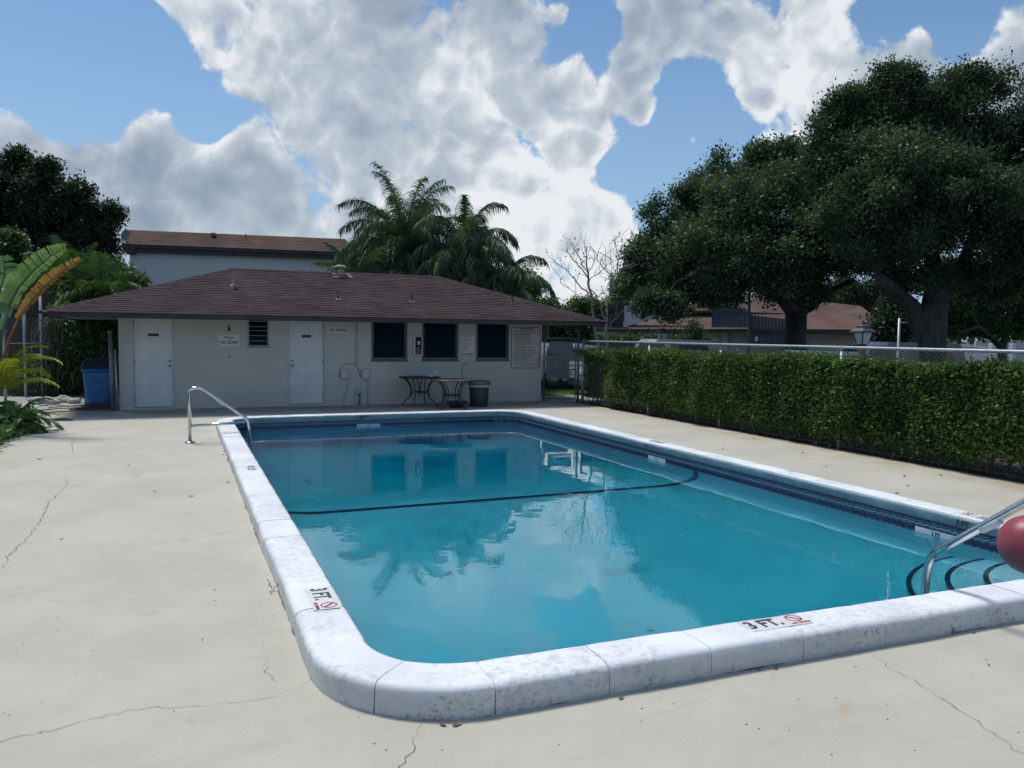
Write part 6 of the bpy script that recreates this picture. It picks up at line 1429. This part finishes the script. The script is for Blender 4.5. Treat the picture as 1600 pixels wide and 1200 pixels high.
# cars ---------------------------------------------------------------
def car(kind, paint, label, loc_, rz):
    t = empty('parked_car', (0, 0, 0), label=label, cat='car', group='cars parked beyond the hedge')
    suv = kind == 'suv'; H1, H2 = (.92, 1.66) if suv else (.86, 1.42); L, Wd = 4.6, 1.82
    low = [(-L/2, .45), (-L/2+.05, .30), (L/2-.05, .30), (L/2, .5), (L/2-.05, H1-.14), (L/2-1.15, H1), (-L/2+.5, H1+.03), (-L/2+.03, H1-.06)]
    m = MB(); prof = low; secs = [(-Wd/2, .93), (-Wd/2+.10, 1), (Wd/2-.10, 1), (Wd/2, .93)]; vs = []
    for y, k in secs: vs += [(x*(.985 if k < 1 else 1), y, .30+(z-.30)*k) for x, z in prof]
    n = len(prof); fs = [tuple(range(n)), tuple(3*n+i for i in range(n))[::-1]]
    for s_ in range(3): fs += [(s_*n+i, (s_+1)*n+i, (s_+1)*n+(i+1) % n, s_*n+(i+1) % n) for i in range(n)]
    m.add(vs, fs, False); m.build('body', paint, t)
    cab = [(-L/2+.35, H1), (-L/2+(.55 if suv else .95), H2-.02), (L/2-2.3 if suv else L/2-2.15, H2), (L/2-1.25, H1)]
    m = MB(); w0, w1 = Wd/2-.06, Wd/2-.24; vs = [(x, -w0 if i in (0, 3) else -w1, z) for i, (x, z) in enumerate(cab)] + [(x, w0 if i in (0, 3) else w1, z) for i, (x, z) in enumerate(cab)]
    m.add(vs, [(0,1,2,3), (7,6,5,4), (1,5,6,2)]); m.add([vs[0], vs[4], vs[5], vs[1]], [(0,1,2,3)]); m.add([vs[3], vs[2], vs[6], vs[7]], [(0,1,2,3)]); m.build('cabin', paint, t)
    for s_ in (-1, 1):
        def side(x, z): f = (z-H1)/(H2-H1); return Vector((x, s_*((w0*(1-f)+w1*f)+.004), z))
        segs = [(.62, 1.55), (1.63, 2.45)]; zb, zt = H1+.06, H2-.10
        for a, b in ((cab[0][0]+.35, -.35), (-.27, .62)):
            p = [side(a, zb), side(b+(.28 if b > 0 else 0), zb), side(b-(.05 if b > 0 else 0), zt), side(a+.12, zt)]; m = MB(); m.add(p, [(0,1,2,3) if s_ < 0 else (3,2,1,0)]); m.build('side_window', 'car_glass', t)
        MB().bbox((.95, s_*(Wd/2+.02)-.08, H1+.02), (1.12, s_*(Wd/2+.02)+.08, H1+.15), .02).build('mirror', paint, t)
    def face(i0, i1, k, off):
        a, b = Vector((cab[i0][0], 0, cab[i0][1])), Vector((cab[i1][0], 0, cab[i1][1])); nn = Vector((off, 0, .003)); p, q = a.lerp(b, .12), a.lerp(b, .90); wa, wb = w0-.10, w1-.03; return [p+nn+Vector((0, -wa, 0)), p+nn+Vector((0, wa, 0)), q+nn+Vector((0, wb, 0)), q+nn+Vector((0, -wb, 0))]
    m = MB(); m.add(face(3, 2, 1, .006), [(0,1,2,3)]); m.build('windscreen', 'car_glass', t); m = MB(); m.add(face(0, 1, 1, -.006), [(3,2,1,0)]); m.build('rear_window', 'car_glass', t)
    for x in (-1.38, 1.42):
        for s_ in (-1, 1):
            y = s_*(Wd/2-.10); w_ = MB().tube([(x, y-.11, .33), (x, y+.11, .33)], .33, 20).build('wheel', 'tyre', t); MB().tube([(x, y+s_*.105, .33), (x, y+s_*.118, .33)], .21, 14).build('rim', 'rim', w_)
    for s_ in (-1, 1):
        MB().bbox((L/2-.10, s_*.62-.17, H1-.30), (L/2+.005, s_*.62+.17, H1-.16), .02).build('headlight', 'lantern_glass', t); MB().bbox((-L/2-.005, s_*.70-.12, H1-.28), (-L/2+.10, s_*.70+.12, H1-.10), .02).build('tail_light', 'red_lamp', t)
    t.location = (loc_.x, loc_.y, -.045); t.rotation_euler.z = rz; return t
def gl(x, d): c = at(x, 560, d); return Vector((c.x, c.y, 0))
car('sedan', 'car_white', 'white car seen over the fence beside the bare saplings', gl(915, 27), R(-10))
car('suv', 'car_silver', 'silver car with sloping windscreen seen over the hedge', gl(1015, 24), R(170))
car('sedan', 'car_white', 'white car seen through the gate beside the bath house', gl(868, 29), R(75))
car('sedan', 'car_silver', 'grey car behind the fence left of the large lantern', gl(1255, 21), R(160))
car('suv', 'car_dark', 'dark car behind the fence right of the large lantern', gl(1375, 21.5), R(160))
car('sedan', 'car_white', 'white car farther behind the gate under the trees', gl(885, 34), R(20))

# white gate, wall and stop sign at the far right ------------------------
DG = 50.0
t = empty('white_picket_gate', at(1500, 560, DG), label='white picket gate with an arched top at the far right', cat='gate')
for k in range(46):
    x = 1470.5+k*2.05; y0_ = 537+ (abs(x-1496)/40)**2*4 if x < 1545 else 546; y0_ = min(y0_, 551); a = at(x, y0_, DG); b = at(x, 572, DG)
    MB().box((a.x-.022, a.y-.015, max(-.05, b.z-.3)), (a.x+.022, a.y+.015, a.z)).build('picket', 'white_fence', t)
m = MB(); pts = [at(x, 540.5+(abs(x-1496)/40)**2*4, DG) for x in range(1470, 1546, 5)]; m.tube(pts, .035, 6); m.build('arched_rail', 'white_fence', t)
a, b = at(1470, 566, DG), at(1562, 568, DG); MB().tube([a, b], .03, 6).build('bottom_rail', 'white_fence', t)
t = empty('boundary_wall', at(1580, 560, 58), label='beige boundary wall behind the white gate', cat='wall')
a, b = at(1525, 533, 58), at(1660, 531, 58); m = MB(); q = Vector((.2, .3, 0)); m.add([g0(a), g0(b), b, a, g0(a)+q, g0(b)+q, b+q, a+q], [(0,1,2,3),(7,6,5,4),(0,4,5,1),(1,5,6,2),(2,6,7,3),(3,7,4,0)]); m.build('wall', 'beige_wall', t)
for x in (1553, 1586):
    a = at(x-3, 537, 52); MB().bbox((a.x, a.y, -.05), (a.x+.28, a.y+.28, a.z), .02).build('pillar', 'white_fence', t)
c = at(1498, 556, 45); t = empty('stop_sign', (c.x, c.y, 0), label='small red octagonal STOP sign before the white gate', cat='sign')
view = (Vector((0, 0, 0))-Vector((c.x, c.y, 0))).normalized(); rgt = Vector((-view.y, view.x, 0)); M4 = Matrix(((rgt.x, 0, view.x, c.x), (rgt.y, 0, view.y, c.y), (0, 1, 0, c.z), (0, 0, 0, 1)))
r8 = .225; MB().prism([(r8*math.cos(R(22.5+45*k)), r8*math.sin(R(22.5+45*k))) for k in range(8)], -.004, .002, M4).build('rim_plate', 'sign_white', t); r8 = .205; MB().prism([(r8*math.cos(R(22.5+45*k)), r8*math.sin(R(22.5+45*k))) for k in range(8)], .0025, .005, M4).build('face', 'stop_red', t)
text('STOP', .14, 'sign_white', M4 @ Matrix.Translation((0, 0, .0065)), parent=t, bold=.003); MB().tube([(c.x-view.x*.02, c.y-view.y*.02, -.05), (c.x-view.x*.02, c.y-view.y*.02, c.z+.1)], .025, 8).build('post', 'galvanised', t)
# distant tree belt closing the horizon all around
n = 9000; th = nr.uniform(0, 2*np.pi, n); rad_ = nr.uniform(92, 104, n); hh = nr.uniform(size=n)**.8*(4.2+1.6*np.sin(th*9)+1.2*np.sin(th*23+1)+.8*np.sin(th*57))
pts = np.stack([rad_*np.cos(th), rad_*np.sin(th)+15, hh], 1)
leaves_on(pts, np.array([0, 0, .4]), .95, mat='far_leaf', name='distant_treeline', per=4, spread=.7, aspect=.7, kind='stuff', label='distant belt of trees closing the horizon')

# ------------------------------------------------------------------ small things on the deck and the coping
def sprig(loc_, h_, n, label, seed):
    t = empty('weed', loc_, label=label, cat='weed'); r_ = random.Random(seed); m = MB()
    for k in range(n):
        az = r_.uniform(0, 6.28); d_ = Vector((math.cos(az)*.6, math.sin(az)*.6, 1)).normalized(); p = Vector(loc_); q = p+d_*h_*r_.uniform(.5, 1); m = MB(); m.tube([p, q], [.0016, .001], 5); m.build('stalk', 'hedge_leaf', t)
        for j in range(3):
            b = p.lerp(q, .45+.25*j); a2 = r_.uniform(0, 6.28); dd = Vector((math.cos(a2), math.sin(a2), .5)).normalized(); sd = dd.cross(Vector((0, 0, 1))).normalized(); l = r_.uniform(.018, .030); w = l*.32
            m = MB(); m.add([b, b+dd*l*.5+sd*w, b+dd*l, b+dd*l*.5-sd*w], [(0,1,2,3)]); m.build('leaf', 'hedge_leaf_top', t)
    return t
sprig((4.12, 3.290, 0), .075, 3, 'small green weed growing against the near coping', 1)
sprig((.555, 5.45, 0), .08, 4, 'straggly weed in the crack by the left coping', 2)
sprig((.575, 11.2, 0), .05, 2, 'tiny green weed farther up the left coping', 3)
def dead_leaf(x, y, s_, a, z=.004, mat='dry_leaf'):
    c, sn = math.cos(a), math.sin(a); pr = [(-1, 0, .1), (-.4, .42, .28), (.3, .36, .22), (1, 0, .35), (.3, -.36, .12), (-.4, -.40, .18), (0, 0, .02)]
    m = MB(); vs = [(x+(p[0]*c-p[1]*sn)*s_, y+(p[0]*sn+p[1]*c)*s_, z+p[2]*s_*.8) for p in pr]; m.add(vs, [(0, 6, 1), (1, 6, 2), (2, 6, 3), (3, 6, 4), (4, 6, 5), (5, 6, 0)]); return m.build('fallen_leaf', mat)
spots_ = [(1.10,3.27,.028,.3),(1.04,3.29,.022,2.2),(1.90,3.24,.020,.2),(2.82,3.26,.022,.6),(2.72,3.275,.016,2),(4.25,3.26,.018,.3),(3.9,2.9,.014,1),(.5,9.6,.03,.4),(.1,8.9,.03,.2),(-.6,11.2,.03,1.9),(-.25,9.3,.025,0),(.55,11.8,.03,.6),(-1.7,12.1,.04,.4),(-.9,7.4,.02,.3),(7.3,6.6,.035,.2),(7.8,6.9,.03,.1),(8.3,7.4,.04,.5),(8.8,7.3,.04,1.2),(7.9,8.3,.03,2),(8.5,9.4,.035,.3),(8.9,11.0,.04,.8),(7.6,10.1,.03,.2),(.2,5.6,.012,.5),(.1,4.7,.010,1)]
for x, y, s_, a in spots_: o = dead_leaf(x, y, s_, a); tag(o, 'small curled brown leaf fallen on the deck', 'leaf', 'dead leaves scattered on the deck')
for x, y, s_, lab in ((2.62, 4.15, .030, 'brown leaf floating near the near coping'), (4.35, 6.3, .028, 'dark leaf floating in the middle of the pool'), (4.9, 6.9, .022, 'tiny leaf floating right of the pool centre')): o = dead_leaf(x, y, s_, rng.uniform(0, 3), ZW+.001); tag(o, lab, 'leaf')
